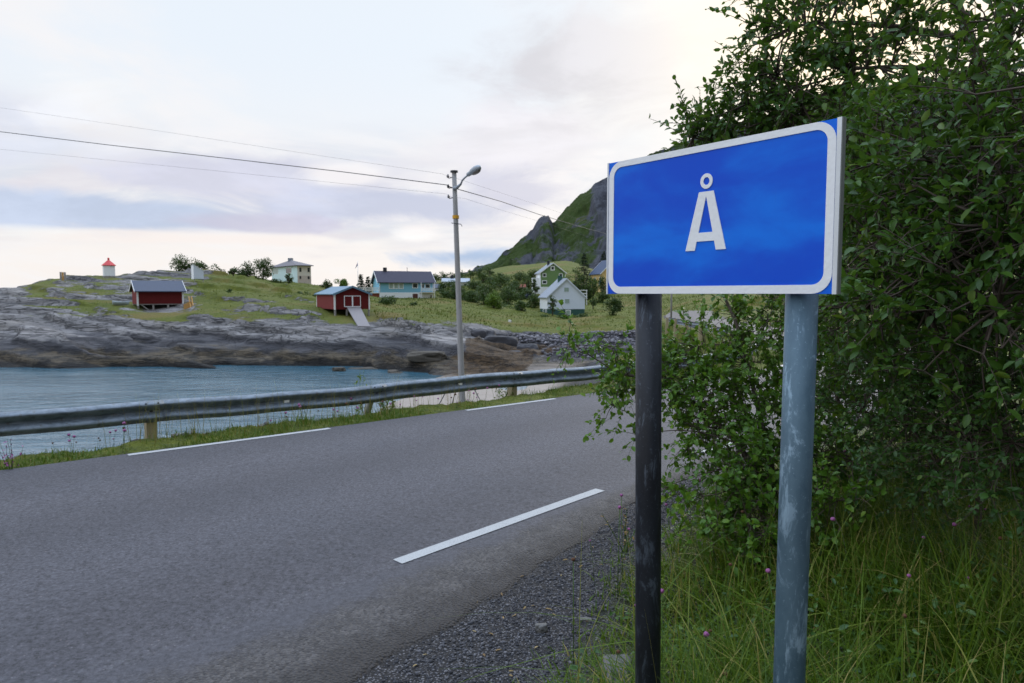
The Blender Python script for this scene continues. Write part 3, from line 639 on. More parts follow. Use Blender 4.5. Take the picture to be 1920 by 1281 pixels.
fade = np.sin(np.pi * tcl) ** .7
gull = 1 - np.abs(fbm(Mx * .011, Mz * .002, 5.5, 5, .55)) * 2
My2 = My + fade * (gull * 90 + fbm(Mx * .02, Mz * .02, 2.2, 5) * 70)
Mx2 = Mx * My2 / My
Mz2 = Mz + fade * fbm(Mx * .014, My * .014, 7, 6, .6) * 36 + np.where(MT >= .97, fbm(Mx * .05, 0, 3, 5, .6) * 10, 0)
rocky = .43 + .46 * ss(fbm(Mx * .006, Mz * .006, 14, 4), -.05, .25) + .30 * ss(MP, 1100, 1125) * ss(MT, .4, .7) - .25 * ss(MP, 1040, 1060) * (1 - ss(MP, 1095, 1110)) * ss(MT, .7, .85) + .06 * np.exp(-((MP - 1018) / 14) ** 2) * ss(MT, .6, .9) - .15 * (1 - ss(MP, 940, 1000)) + .2 * ss(MP, 1036, 1060) * (1 - ss(MT, .35, .7)) - .55 * ss(MP, 1170, 1230)
tag(np_mesh('mountain', np.stack([Mx2, My2, Mz2], -1).reshape(-1, 3), grid_faces(*MP.shape), 4, M['mountain'], attrs=dict(rocky=rocky.ravel()), sm=True), kind='structure')

# ------------------------------------------------------------------ place name sign
D = 1.7
SR = Vector((.4867 * D, D, 0)); SDIR = Vector((-.632, .775, 0)).normalized(); SN = Vector((-SDIR.y, SDIR.x, 0))   # towards the viewer
if SN.dot(-SR) < 0: SN = -SN
SR = SR + SDIR * .018
SW, SH, SZ = .471 * D - .018, .2573 * D - .003, CAM_H - .001
sign = empty('place_name_sign', SR + SDIR * SW / 2 + Vector((0, 0, -.05)), 'blue place name sign with white border and lettering on two steel posts', 'road sign')
UP = Vector((0, 0, 1)); SL = SR + SDIR * SW
RT = -SDIR                                            # to the right as one reads the sign
def S(x, z, out=0.0): return SL + RT * x + SN * out + Vector((0, 0, SZ + z))
def sign_blue():
    m, nt, b = new_mat('sign_blue'); p = worldpos(nt)
    n = noise(nt, mapping(nt, p, (1.6, 1.6, 3.6), (0, R(24), R(51))), 1.5, 5, .55, .3); f = noise(nt, mapping(nt, p, (1, 1, .12)), 130, 3, .6); sc = noise(nt, p, 22, 6, .75, 1.5)
    c = mixc(nt, sstep(nt, n, .36, .68), (.001, .080, .62, 1), (.0015, .185, .80, 1))
    c = mixc(nt, math_(nt, 'MULTIPLY', sstep(nt, f, .55, .75), .12), c, (.02, .12, .6, 1))
    c = mixc(nt, math_(nt, 'MULTIPLY', sstep(nt, sc, .66, .74), .10), c, (.05, .10, .45, 1))
    setin(nt, b, Base_Color=c, Roughness=math_(nt, 'ADD', math_(nt, 'MULTIPLY', n, .12), .26), Specular_IOR_Level=.22)
    return m
M['sign_blue'] = sign_blue(); M['sign_white'] = paint('sign_white', (.84, .84, .83, 1), .05, .4, 8)
M['alu'] = metal('alu', (.74, .76, .76, 1), .5, .35, .12)
M['alu_shaded'] = metal('alu_shaded', (.20, .215, .20, 1), .55, .4, .2)  # same aluminium, shade of the right hand side put into the colour
TK = .012
pb = MB(); pb.frame_box(S(0, 0), RT, SN, UP, (.006, -TK, 0), (SW - .014, 0, SH)); pb.build('sign_panel', M['sign_blue'], sign)
MB().frame_box(S(0, 0), RT, SN, UP, (SW - .014, -TK - .002, -.001), (SW - .0025, .003, SH + .001)).build('edge_strip', M['alu'], sign)
MB().frame_box(S(0, 0), RT, SN, UP, (SW - .0023, -TK - .003, -.001), (SW, .002, SH + .001)).build('shaded_end', M['alu_shaded'], sign)  # thin sheet painting the strip's right side in shade
MB().frame_box(S(0, 0), RT, SN, UP, (0, -TK - .002, -.001), (.006, .003, SH + .001)).build('edge_strip', M['alu'], sign)
def rrect(x0, z0, x1, z1, r, n=10):
    o = []
    for cx, cz, a in ((x1 - r, z1 - r, 0), (x0 + r, z1 - r, 90), (x0 + r, z0 + r, 180), (x1 - r, z0 + r, 270)):
        for k in range(n + 1): q = R(a + 90 * k / n); o.append((cx + r * math.cos(q), cz + r * math.sin(q)))
    return o
O = rrect(.008, .0005, SW - .0155, SH - .0005, .052); I = rrect(.029, .0235, SW - .037, SH - .0195, .032)
bd = MB(); n = len(O)
fr = [S(x, z, .0022) for x, z in O + I]; bk = [S(x, z, .0002) for x, z in O + I]
bd.add(fr + bk, [(i, (i + 1) % n, n + (i + 1) % n, n + i) for i in range(n)] + [(2 * n + i, 2 * n + (i + 1) % n, (i + 1) % n, i) for i in range(n)] + [(3 * n + i, 3 * n + (i + 1) % n, n + (i + 1) % n, n + i) for i in range(n)])
bd.build('border', M['sign_white'], sign)
# the letter: A with a ring above
ax, az, aw, ah = SW / 2 - .001, .128, .139, .170
def letter_poly(pts): return [S(ax + x * aw, az + z * ah, .0003) for x, z in pts]
lt = MB(); T_ = SN * .0022
st = .245
lt.prism(letter_poly([(-.5, 0), (-.5 + .24, 0), (.02, 1), (-.18, 1)]), T_)
lt.prism(letter_poly([(.5, 0), (.5 - .24, 0), (-.02, 1), (.18, 1)]), T_ * 1.03)
lt.prism(letter_poly([(-.30, .155), (.30, .155), (.25, .305), (-.25, .305)]), T_ * .97)
m_ = 36; rc = (ax, az + ah + .030)
ro, ri = .0208, .0105
ring = [S(rc[0] + q * math.cos(t), rc[1] + q * math.sin(t) * 1.06, o) for o in (.0024, .0003) for q in (ro, ri) for t in np.linspace(0, 2 * math.pi, m_, endpoint=False)]
lt.add(ring, [(i, (i + 1) % m_, m_ + (i + 1) % m_, m_ + i) for i in range(m_)] + [(2 * m_ + i, 2 * m_ + (i + 1) % m_, (i + 1) % m_, i) for i in range(m_)] + [(3 * m_ + i, 3 * m_ + (i + 1) % m_, m_ + (i + 1) % m_, m_ + i) for i in range(m_)])
lt.build('letter', M['sign_white'], sign)
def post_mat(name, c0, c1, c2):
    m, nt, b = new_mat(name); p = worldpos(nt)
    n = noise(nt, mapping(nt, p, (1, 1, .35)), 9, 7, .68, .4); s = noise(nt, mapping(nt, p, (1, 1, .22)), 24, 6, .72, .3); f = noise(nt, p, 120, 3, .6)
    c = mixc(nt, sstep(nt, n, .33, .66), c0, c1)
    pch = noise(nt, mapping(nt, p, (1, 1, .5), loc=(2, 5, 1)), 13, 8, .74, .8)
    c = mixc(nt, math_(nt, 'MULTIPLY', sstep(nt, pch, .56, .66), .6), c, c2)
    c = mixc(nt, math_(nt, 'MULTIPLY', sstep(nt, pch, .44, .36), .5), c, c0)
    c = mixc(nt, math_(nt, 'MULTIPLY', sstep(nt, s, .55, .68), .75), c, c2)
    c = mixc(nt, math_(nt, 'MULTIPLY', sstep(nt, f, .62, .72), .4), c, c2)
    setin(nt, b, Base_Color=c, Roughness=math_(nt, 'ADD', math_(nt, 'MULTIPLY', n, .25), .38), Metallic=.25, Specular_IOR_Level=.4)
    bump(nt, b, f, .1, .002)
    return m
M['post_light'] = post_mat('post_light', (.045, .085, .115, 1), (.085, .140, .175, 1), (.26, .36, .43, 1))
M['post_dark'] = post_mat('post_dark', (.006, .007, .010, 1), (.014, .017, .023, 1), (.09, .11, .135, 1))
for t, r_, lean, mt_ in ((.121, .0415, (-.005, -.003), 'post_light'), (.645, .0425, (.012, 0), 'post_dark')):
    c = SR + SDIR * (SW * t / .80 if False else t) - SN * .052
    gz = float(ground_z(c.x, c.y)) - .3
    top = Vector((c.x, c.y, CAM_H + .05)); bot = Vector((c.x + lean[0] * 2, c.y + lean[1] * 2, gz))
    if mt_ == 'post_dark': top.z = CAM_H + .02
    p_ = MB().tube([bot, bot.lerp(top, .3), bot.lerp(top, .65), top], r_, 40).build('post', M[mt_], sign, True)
    tag(p_, {'post_light': 'pale galvanised post with whitish scuffs', 'post_dark': 'dark weathered post'}[mt_])

# ------------------------------------------------------------------ guardrail
def rail_mat():
    m, nt, b = new_mat('rail_steel'); p = worldpos(nt)
    n = noise(nt, mapping(nt, p, (1, 1, 3)), 6, 7, .7, .4); s = noise(nt, mapping(nt, p, (3, 3, .5)), 5, 6, .7); f = noise(nt, p, 60, 4, .7)
    c = mixc(nt, sstep(nt, n, .35, .65), (.10, .125, .15, 1), (.21, .25, .29, 1))
    c = mixc(nt, math_(nt, 'MULTIPLY', sstep(nt, s, .56, .68), .65), c, (.10, .085, .07, 1))
    c = mixc(nt, math_(nt, 'MULTIPLY', sstep(nt, n, .66, .74), .8), c, (.20, .10, .055, 1))
    c = mixc(nt, math_(nt, 'MULTIPLY', sstep(nt, f, .6, .7), .3), c, (.07, .07, .07, 1))
    setin(nt, b, Base_Color=c, Metallic=.25, Roughness=math_(nt, 'ADD', math_(nt, 'MULTIPLY', n, .2), .46))
    bump(nt, b, f, .08, .004)
    return m
M['rail'] = rail_mat()
M['post_wood'] = paint('post_wood', (.36, .30, .19, 1), .3, .8, 8, spec=.15)
M['post_steel'] = metal('post_steel', (.42, .42, .40, 1), .5, .5, .3)
rail = empty('guardrail', P(700, 750, 10.5), 'weathered steel W beam guardrail along the far edge of the road above the bay', 'guardrail')
NF = resample(FAR, 1200); tn_ = np.gradient(NF, axis=0); tn_ /= np.hypot(*tn_.T)[:, None]
RL = NF + np.stack([-tn_[:, 1], tn_[:, 0]], 1) * .92
keep = (RL[:, 1] > -4.5) & (RL[:, 1] < 44); RL = RL[keep]
rd = np.concatenate([[0], np.cumsum(np.hypot(*np.diff(RL, axis=0).T))])
def rail_at(s):
    x, y = np.interp(s, rd, RL[:, 0]), np.interp(s, rd, RL[:, 1]); x2, y2 = np.interp(s + .05, rd, RL[:, 0]), np.interp(s + .05, rd, RL[:, 1])
    t = Vector((x2 - x, y2 - y, 0)).normalized(); nrm = Vector((t.y, -t.x, 0))       # nrm faces the road
    zt = np.interp(y, [-5, 7.6, 8.6, 10.5, 12.3, 13.8, 18, 44], [.50, .465, .43, .39, .39, .36, .40, .45]) + .012 * math.sin(s * 1.3) + .006 * math.sin(s * 3.7)
    return Vector((x, y, zt)), t, nrm
W_PROF = [(.004, 0), (.030, -.006), (.060, -.020), (.080, -.036), (.084, -.048), (.076, -.066), (.048, -.094), (.014, -.120), (.004, -.133), (.010, -.145), (.040, -.162), (.068, -.182), (.084, -.204), (.082, -.218), (.066, -.238), (.038, -.262), (.016, -.276)]
SEG = 4.0; s0 = 0.0
def rail_s_of_px(px):
    ss_ = np.linspace(0, rd[-1] - .1, 3000); x = np.interp(ss_, rd, RL[:, 0]); y = np.interp(ss_, rd, RL[:, 1])
    q = np.where(y > 1, 960 + F * x / np.maximum(y, .1), -9999); return ss_[np.argmin(np.abs(q - px))]
joints = [rail_s_of_px(q) for q in (275, 703, 965)]
L1, L2 = joints[1] - joints[0], joints[2] - joints[1]
js = [joints[0] - L1 * k for k in range(4, 0, -1)] + joints + [joints[2] + L2 * k for k in range(1, 12)]
js = [q for q in js if 0 < q < rd[-1] - .3]
for a, b in zip(js[:-1], js[1:]):
    # each beam overlaps the next at the post
    sec = np.linspace(a - .14, b + .14, 26); mb = MB(); rows = []
    for k, q in enumerate(sec):
        p, t, nr = rail_at(q); lap = .005 * (q > b - .16)
        rows += [p + nr * (d + lap) + Vector((0, 0, z)) for d, z in W_PROF] + [p + nr * (d + lap - .004) + Vector((0, 0, z)) for d, z in W_PROF[::-1]]
    m2 = 2 * len(W_PROF)
    fs = [(i * m2 + j, i * m2 + (j + 1) % m2, (i + 1) * m2 + (j + 1) % m2, (i + 1) * m2 + j) for i in range(len(sec) - 1) for j in range(m2)]
    fs += [tuple(range(m2)), tuple((len(sec) - 1) * m2 + j for j in range(m2))[::-1]]
    bo = mb.add(rows, fs).build('beam', M['rail'], rail, True)
for i, q in enumerate(js):
    p, t, nr = rail_at(q)
    if p.y < 1: continue
    gz = float(ground_z(p.x, max(p.y, 1.0)))
    c = p - nr * .06
    if abs(q - joints[1]) < .1:
        top = c + Vector((0, 0, -.05)); foot = c + t * -.05 + nr * -.05 + Vector((0, 0, gz - c.z - .2)); foot.x -= .12
        MB().tube([foot, foot.lerp(top, .5), top], .055, 14).build('post', M['post_steel'], rail, True)
    else:
        MB().box(c + Vector((0, 0, (gz - .2 - p.z) / 2 - .02)), (.12, .14, p.z - gz + .2), Matrix.Rotation(math.atan2(t.y, t.x), 4, 'Z')).build('post', M['post_wood'], rail)
    if i > 8 or p.y > 20: continue
    for ds in (-.07, .07):
        for dz_ in (-.03, -.115, -.245):
            pp, tt_, nn_ = rail_at(q + ds); d0 = np.interp(-dz_, [-w_[1] for w_ in W_PROF], [w_[0] for w_ in W_PROF])
            MB().tube([pp + nn_ * (d0 - .002) + Vector((0, 0, dz_)), pp + nn_ * (d0 + .012) + Vector((0, 0, dz_))], .012, 8).build('bolt', M['dark_metal'], rail)
    MB().tube([p + nr * -.01 + Vector((0, 0, -.137)), p + nr * .016 + Vector((0, 0, -.137))], .02, 8).build('bolt', M['dark_metal'], rail)
M['reflector'] = paint('reflector', (.85, .85, .82, 1), .03, .25)
for px in (533, 861):
    q = rail_s_of_px(px); p, t, nr = rail_at(q)
    MB().box(p + nr * .020 + Vector((0, 0, -.136)), (.07, .03, .035), Matrix.Rotation(math.atan2(t.y, t.x), 4, 'Z')).build('reflector', M['reflector'], rail)

# ------------------------------------------------------------------ utility pole with street lamp, wires
def pole_mat():
    m, nt, b = new_mat('pole_wood'); p = worldpos(nt)
    n = noise(nt, mapping(nt, p, (5, 5, .35)), 3, 6, .65, .3); f = noise(nt, mapping(nt, p, (14, 14, .6)), 4, 5, .7); l = noise(nt, p, .8, 4, .6)
    c = mixc(nt, n, (.22, .215, .21, 1), (.46, .45, .44, 1)); c = mixc(nt, math_(nt, 'MULTIPLY', sstep(nt, f, .58, .68), .75), c, (.06, .05, .045, 1))
    c = mixc(nt, math_(nt, 'MULTIPLY', sstep(nt, l, .5, .7), .5), c, (.25, .20, .14, 1))
    setin(nt, b, Base_Color=c, Roughness=.85, Specular_IOR_Level=.15); bump(nt, b, f, .5, .02); return m
M['pole'] = pole_mat()
PY = 22.0
pt, pbm = P(851.5, 323, PY), P(867, 757, PY)
dirp = (pbm - pt) / (pt.z - pbm.z)
gz = float(ground_z(pbm.x, PY)); foot = pt + dirp * (pt.z - gz + .4)
pole = empty('utility_pole', Vector((foot.x, foot.y, gz)), 'leaning grey wooden pole with a street lamp, standing behind the guardrail', 'utility pole')
pp_ = [foot.lerp(pt, k / 9) for k in range(10)]
MB().tube(pp_, [(.120 - .048 * k / 9) for k in range(10)], 16).build('pole', M['pole'], pole, True)
def on_pole(py): return pt + dirp * (pt.z - zpix(py, PY))
MB().tube([pt + Vector((0, 0, -.005)), pt + Vector((0, 0, .045))], [.125, .12], 16).build('cap', M['dark_metal'], pole)
yb = on_pole(407); MB().tube([yb + Vector((0, 0, .05)), yb - Vector((0, 0, .055))], [.105, .106], 16, False).build('yellow_band', paint('yellow_band', (.65, .33, .02, 1), .15, .6), pole, True)
M['insulator'] = paint('insulator', (.22, .2, .2, 1), .2, .3)
wires_at = []
for py in (331, 350, 369):
    a = on_pole(py); mb = MB(); c = a + Vector((-.20, -.05, 0))
    mb.tube([a + Vector((-.05, 0, -.03)), c + Vector((.02, 0, -.06)), c + Vector((0, 0, -.03))], .016, 8); mb.tube([c + Vector((0, 0, -.05)), c + Vector((0, 0, 0)), c + Vector((0, 0, .06))], [.03, .045, .022], 10)
    mb.build('insulator', M['insulator'] if py != 350 else M['dark_metal'], pole, True); wires_at.append(c)
h = on_pole(420); mb = MB(); mb.tube([h + Vector((-.14, -.1, .02)), h + Vector((.0, -.11, 0)), h + Vector((.17, -.1, -.02)), h + Vector((.20, -.1, -.09))], .012, 6); mb.build('hook', M['dark_metal'], pole)
M['lamp_grey'] = metal('lamp_grey', (.36, .40, .44, 1), .45, .3, .2)
b0, b1 = on_pole(352), P(864, 345.5, PY - .4)
MB().tube([b0 + Vector((-.05, -.1, -.04)), b0 + Vector((.07, -.1, -.02)), b1], [.05, .06, .035], 10).build('bracket', M['lamp_grey'], pole, True)
arm = [b1, P(867, 338, PY - .5), P(872, 333, PY - .6), P(880, 326, PY - .8)]
MB().tube(arm, .028, 10).build('lamp_arm', M['lamp_grey'], pole, True)
a0, a1 = P(877, 328, PY - .75), P(900.5, 313, PY - 1.3); ax_ = (a1 - a0); L_ = ax_.length; ax_.normalize()
lp = []; rr_ = []
for k, (u_, r_) in enumerate(((0, .03), (.03, .065), (.16, .07), (.24, .066), (.3, .085), (.45, .108), (.65, .115), (.85, .098), (.96, .06), (1, .02))): lp.append(a0 + ax_ * L_ * u_); rr_.append(r_)
head = MB().tube(lp, rr_, 18).build('lamp_head', M['lamp_grey'], pole, True)
for v in head.data.vertices: pass
bw = []
dn = (Vector((.35, -.2, -1)) - ax_ * Vector((.35, -.2, -1)).dot(ax_)).normalized(); sd_ = ax_.cross(dn)
lens = MB(); ring_ = 18; rows = []
for k, q in enumerate((1.0, .8, .5, .15)):
    for j in range(ring_):
        t = 2 * math.pi * j / ring_
        rows.append(a0 + ax_ * L_ * (.64 + .31 * q * math.cos(t)) + sd_ * (.095 * q * math.sin(t)) + dn * (.072 + .06 * math.sqrt(max(0, 1 - q * q))))
lens.add(rows, [(i * ring_ + j, i * ring_ + (j + 1) % ring_, (i + 1) * ring_ + (j + 1) % ring_, (i + 1) * ring_ + j) for i in range(3) for j in range(ring_)] + [tuple(3 * ring_ + j for j in range(ring_))])
lens.build('lens', paint('lamp_lens', (.20, .19, .18, 1), .15, .35), head, True)
# thin stay rods beside the foot
for p0, p1, d_ in ((P(835, 737, 20.5), P(824, 757, 20.5), 'thin dark iron rod leaning right, leftmost of the three by the pole foot'), (P(854, 735, 20.6), P(848, 756, 20.6), 'thin dark iron rod standing close to the left of the pole foot'), (P(890, 731, 20.6), P(901, 752, 20.6), 'thin dark iron rod leaning left, to the right of the pole foot')):
    d = (p1 - p0).normalized(); e = p1 + d * 3.0; k = 0
    while ground_z(e.x, e.y) < e.z and k < 40: e += d * .1; k += 1
    o = MB().tube([p0 - d * .25, e], .014, 6).build('iron_rod', M['dark_metal'], None, True); tag(o, d_, 'iron rod', 'iron rods at the pole foot')
# wires
def wire(name, pts, r, label, sag=.0):
    o = MB().tube(pts, r, 5).build(name, M['dark_metal'], None, True); return tag(o, label, 'wire', 'overhead wires on the pole')
def wire_pts(c, left, right, n=30):
    a, b = left, right
    o = [a.lerp(c, t / n) + Vector((0, 0, -.0 * 4 * (t / n) * (1 - t / n))) for t in range(n)]
    o += [c.lerp(b, t / n) for t in range(n + 1)]
    return o
def wseg(pxs, Y0, Y1):
    """points along a span: (px, py) with distance growing evenly in plan"""
    o = []
    (x0, _), (x1, _) = pxs[0], pxs[-1]
    for px, py in pxs:
        u0, u1, u = ((q - 960) / F for q in (x0, x1, px))
        a, b = Vector((u0 * Y0, Y0, 0)), Vector((u1 * Y1, Y1, 0)); t = (u * a.y - a.x) / ((b.x - a.x) - u * (b.y - a.y))
        o.append(P(px, py, a.y + (b.y - a.y) * t))
    return o
for c, lpts, rpts, r_, lab in (
    (wires_at[0], [(-330, 160), (0, 202), (300, 246), (600, 292), (828, 326)], [(851, 333), (940, 362), (1010, 385), (1090, 413), (1160, 440)], .0030, 'thin overhead wire on the uppermost insulator of the pole'),
    (wires_at[1], [(-330, 205), (0, 247), (200, 271.5), (420, 296.5), (640, 322), (838, 347)], [(866, 357), (940, 378), (1010, 402), (1080, 423), (1160, 445)], .013, 'thick black overhead cable on the middle insulator of the pole'),
    (wires_at[2], [(-330, 247), (0, 280), (300, 310), (600, 340), (838, 364)], [(870, 372), (940, 394), (1004, 413), (1090, 440), (1160, 463)], .0030, 'thin overhead wire on the lowest insulator of the pole')):
    L_pts = wseg(lpts, 30.0, PY - .05); R_pts = wseg(rpts, PY + .2, 46)
    pts = [Vector(q) for q in L_pts] + [c] + [Vector(q) for q in R_pts]
    wire('overhead_wire', pts, r_, lab)

# ------------------------------------------------------------------ buildings
class House:
    """local frame: o at the front left foot, ex along the front, ey into the depth, ez up"""
    def __init__(s, name, label, cat, pxA, Y, pxB, theta, zb, depth=None, px_back=None, group=None):
        uA, uB = (pxA - 960) / F, (pxB - 960) / F; th = R(theta)
        s.ex = Vector((math.cos(th), math.sin(th), 0)); s.ey = Vector((-math.sin(th), math.cos(th), 0)); s.ez = Vector((0, 0, 1))
        s.o = Vector((uA * Y, Y, zb)); s.L = (uB * Y - s.o.x) / (s.ex.x - uB * s.ex.y)
        if depth is None:
            u = (px_back - 960) / F; depth = (u * Y - s.o.x) / (s.ey.x - u * s.ey.y)
        s.D = depth; s.Y = Y
        c = s.o + s.ex * s.L / 2 + s.ey * s.D / 2
        s.root = empty(name, c, label, cat, group)
    def pt(s, x, y, z): return s.o + s.ex * x + s.ey * y + s.ez * z
    def box(s, a, b, name, mat, parent=None): return MB().frame_box(s.o, s.ex, s.ey, s.ez, a, b).build(name, M[mat], parent or s.root)
    def walls(s, h, rise, mat, ridge='x', below=0.0, name='wall'):
        """body with gable ends; ridge 'x' runs along the front, 'y' into the depth"""
        L, D = s.L, s.D
        if ridge == 'x':
            prof = [s.pt(0, 0, -below), s.pt(0, D, -below), s.pt(0, D, h), s.pt(0, D / 2, h + rise), s.pt(0, 0, h)]; e = s.ex * L
        else:
            prof = [s.pt(0, 0, -below), s.pt(L, 0, -below), s.pt(L, 0, h), s.pt(L / 2, 0, h + rise), s.pt(0, 0, h)]; e = s.ey * D
        return MB().prism(prof, e).build(name, M[mat], s.root)
    def roof(s, h, rise, mat, ridge='x', ov=.35, eave=.3, th=.14, trim=None):
        L, D = s.L, s.D; W = D if ridge == 'x' else L; Ln = L if ridge == 'x' else D
        k = rise / (W / 2)
        P_ = (lambda a, w_, z: s.pt(a, w_, z)) if ridge == 'x' else (lambda a, w_, z: s.pt(w_, a, z))
        prof = [(-eave, h - k * eave), (W / 2, h + rise), (W + eave, h - k * eave), (W + eave, h - k * eave + th), (W / 2, h + rise + th), (-eave, h - k * eave + th)]
        prof = [(a, b + .012) for a, b in prof]
        vs = [P_(-ov, a, b) for a, b in prof] + [P_(Ln + ov, a, b) for a, b in prof]
        fs = [(0, 1, 4, 5), (1, 2, 3, 4), (6, 11, 10, 7), (7, 10, 9, 8)] + [(i, (i + 1) % 6, 6 + (i + 1) % 6, 6 + i) for i in range(6)]
        r = MB().add(vs, fs).build('roof', M[mat], s.root)
        if trim:
            for e0, e1 in ((-ov - .06, -ov - .004), (Ln + ov + .004, Ln + ov + .06)):
                for sgn in (0, 1):
                    a0, a1 = ((-eave - .02, h - k * eave), (W / 2, h + rise)) if sgn == 0 else ((W / 2 + .001, h + rise), (W + eave + .02, h - k * eave))
                    q = [P_(e0, a0[0], a0[1] - .10), P_(e0, a1[0], a1[1] - .10), P_(e0, a1[0], a1[1] + th + .05), P_(e0, a0[0], a0[1] + th + .05)]
                    MB().prism(q, P_(e1, 0, 0) - P_(e0, 0, 0)).build('bargeboard', M[trim], r)
        return r
    def window(s, face, x0, x1, z0, z1, frame='white_paint', glass='glass', fw=.10, bars=0, name='window'):
        """face 'f' front, 'l' left side (x measured from the front corner)"""
        if face == 'f': o, ex, en = s.o, s.ex, -s.ey
        elif face == 'l': o, ex, en = s.o, s.ey, -s.ex
        else: o, ex, en = s.o + s.ex * s.L, s.ey, s.ex
        mb = MB(); fb = lambda a, b: mb.frame_box(o, ex, en, s.ez, a, b)
        mb.ring(o, ex, en, s.ez, x0, x1, z0, z1, fw, .004, .06)
        for k in range(bars): q = x0 + (x1 - x0) * (k + 1) / (bars + 1); fb((q - .05, .004, z0), (q + .05, .055, z1))
        w_ = mb.build(name, M[frame], s.root)
        MB().frame_box(o, ex, en, s.ez, (x0, .003, z0), (x1, .022, z1)).build('pane', M[glass], w_)
        return w_
def zat(py, Y): return zpix(py, Y)

M['red_wall'] = paint('red_wall', (.115, .011, .011, 1), .22, .7, 2.5, (.14, 'X'), .2)
M['red_lit_side'] = paint('red_lit_side', (.20, .035, .035, 1), .2, .75, 2.5, (.14, 'Y'), .2)  # same red wall, light on the left sides put into the colour
M['blue_roof'] = paint('blue_roof', (.034, .048, .085, 1), .25, .55, 2, (.25, 'X'))
M['sheet_roof'] = paint('sheet_roof', (.12, .21, .28, 1), .12, .5, 1.5, (.3, 'X'))
M['blue_wall'] = paint('blue_wall', (.20, .45, .58, 1), .08, .6, 2, (.15, 'X'), .25)
M['dark_roof'] = paint('dark_roof', (.055, .052, .075, 1), .22, .7, 2, (.35, 'Z'), .25)
M['cyan_wall'] = paint('cyan_wall', (.60, .76, .76, 1), .06, .6, 2, (.15, 'X'), .25)
M['cream_wall'] = paint('cream_wall', (.74, .69, .60, 1), .06, .7, 2, (.15, 'Y'), .2)
M['block_wall'] = paint('block_wall', (.60, .52, .45, 1), .14, .85, 4, None, .15)
M['grey_roof'] = paint('grey_roof', (.17, .155, .165, 1), .2, .7, 2)
M['green_wall'] = paint('green_wall', (.16, .26, .10, 1), .1, .65, 2, (.15, 'Z'), .25)
M['white_shaded_wall'] = paint('white_shaded_wall', (.64, .69, .79, 1), .05, .6, 2, (.16, 'X'), .25)  # white paint with the bluish shade of the fronts put into the colour
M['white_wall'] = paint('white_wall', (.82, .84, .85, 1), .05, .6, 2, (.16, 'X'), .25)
M['slate_roof'] = paint('slate_roof', (.24, .27, .31, 1), .18, .65, 2, (.3, 'Y'))
M['teal_base'] = paint('teal_base', (.03, .09, .075, 1), .15, .7, 3)
M['yellow_wall'] = paint('yellow_wall', (.72, .50, .22, 1), .06, .65, 2, (.15, 'X'), .25)
M['navy_roof'] = paint('navy_roof', (.032, .055, .11, 1), .2, .65, 2)
M['brown_door'] = paint('brown_door', (.10, .035, .025, 1), .2, .6)
M['brick_red'] = paint('brick_red', (.22, .06, .035, 1), .2, .8, 5)
M['red_roof'] = paint('red_roof', (.62, .05, .05, 1), .1, .5)
M['pale_roof'] = paint('pale_roof', (.34, .38, .43, 1), .1, .6)
M['curtain'] = paint('curtain', (.30, .38, .33, 1), .25, .35, 4)
M['blue_glass'] = paint('blue_glass', (.10, .22, .36, 1), .1, .3, 4)

# red boathouse on stilts, left
Y0 = 99.0
h = House('boathouse', 'dark red boathouse with blue grey roof standing on timber stilts on the bare rock', 'boathouse', 258.5, Y0, 345, 35, zat(570, Y0), px_back=249.5)
wh = zat(545, Y0) - h.o.z; rise = zat(526.5, Y0 + 3) - h.o.z - wh - .1
h.walls(wh, rise, 'red_wall'); h.roof(wh, rise, 'blue_roof', ov=.35, eave=.45, th=.12, trim='white_paint')
for x in (0, h.L): h.box((x - .17 if x else -.05, -.05, -.3), (x + .05 if x else .17, .14, wh), 'corner_board', 'white_paint')
h.box((-.012, .2, -.05), (-.003, h.D - .02, wh - .02), 'side_wall', 'red_lit_side')  # lighter sheet paints the light on the left end
for x in (.12, h.L * .34, h.L * .66, h.L - .12):
    for y in (.2, h.D - .3):
        q = h.pt(x, y, 0); g_ = float(ground_z(q.x, q.y)) - h.o.z
        h.box((x - .11, y - .1, min(g_ - .4, -1.0)), (x + .11, y + .1, -.01), 'stilt', 'grey_wood')
for xa, xb in ((.4, 1.7), (h.L - .5, h.L - 1.9)): MB().tube([h.pt(xa, .15, -.03), h.pt(xb, .15, -1.15)], .085, 6).build('brace', M['grey_wood'], h.root)
h.box((.05, .05, -.14), (h.L - .05, h.D, -.004), 'floor_beam', 'grey_wood')
# timber lean-to frame and planks beside it
q0 = P(352, 583, Y0 - 1); t = empty('timber_ladder', Vector((q0.x, q0.y, float(ground_z(q0.x, q0.y)))), 'yellow timber ladder leaning beside the right end of the red boathouse', 'ladder')
a, b = P(354, 556, Y0 + .6), P(359, 585, Y0 - 1.4); s_ = Vector((.45, .15, 0)); s_b = Vector((.30, .2, 0))
b.z = min(b.z, float(ground_z(b.x, b.y)))
MB().tube([a, b], .07, 6).build('rail', M['fresh_wood'], t); MB().tube([a + s_b, b + s_b], .07, 6).build('rail', M['fresh_wood'], t)
for k in range(1, 8): MB().tube([a.lerp(b, k / 8), a.lerp(b, k / 8) + s_b], .035, 6).build('rung', M['fresh_wood'], t)
q0 = P(345.5, 573, Y0 - .5); q0.z = float(ground_z(q0.x, q0.y))
tag(MB().prism([q0 + Vector((-.1, 0, -.4)), q0 + Vector((.65, .2, -.4)), q0 + Vector((.7, .2, 1.1)), q0 + Vector((-.1, 0, .7))], Vector((.1, .5, 0))).build('timber_stack', M['fresh_wood']), 'pale orange stack of planks under the right end of the red boathouse', 'planks')
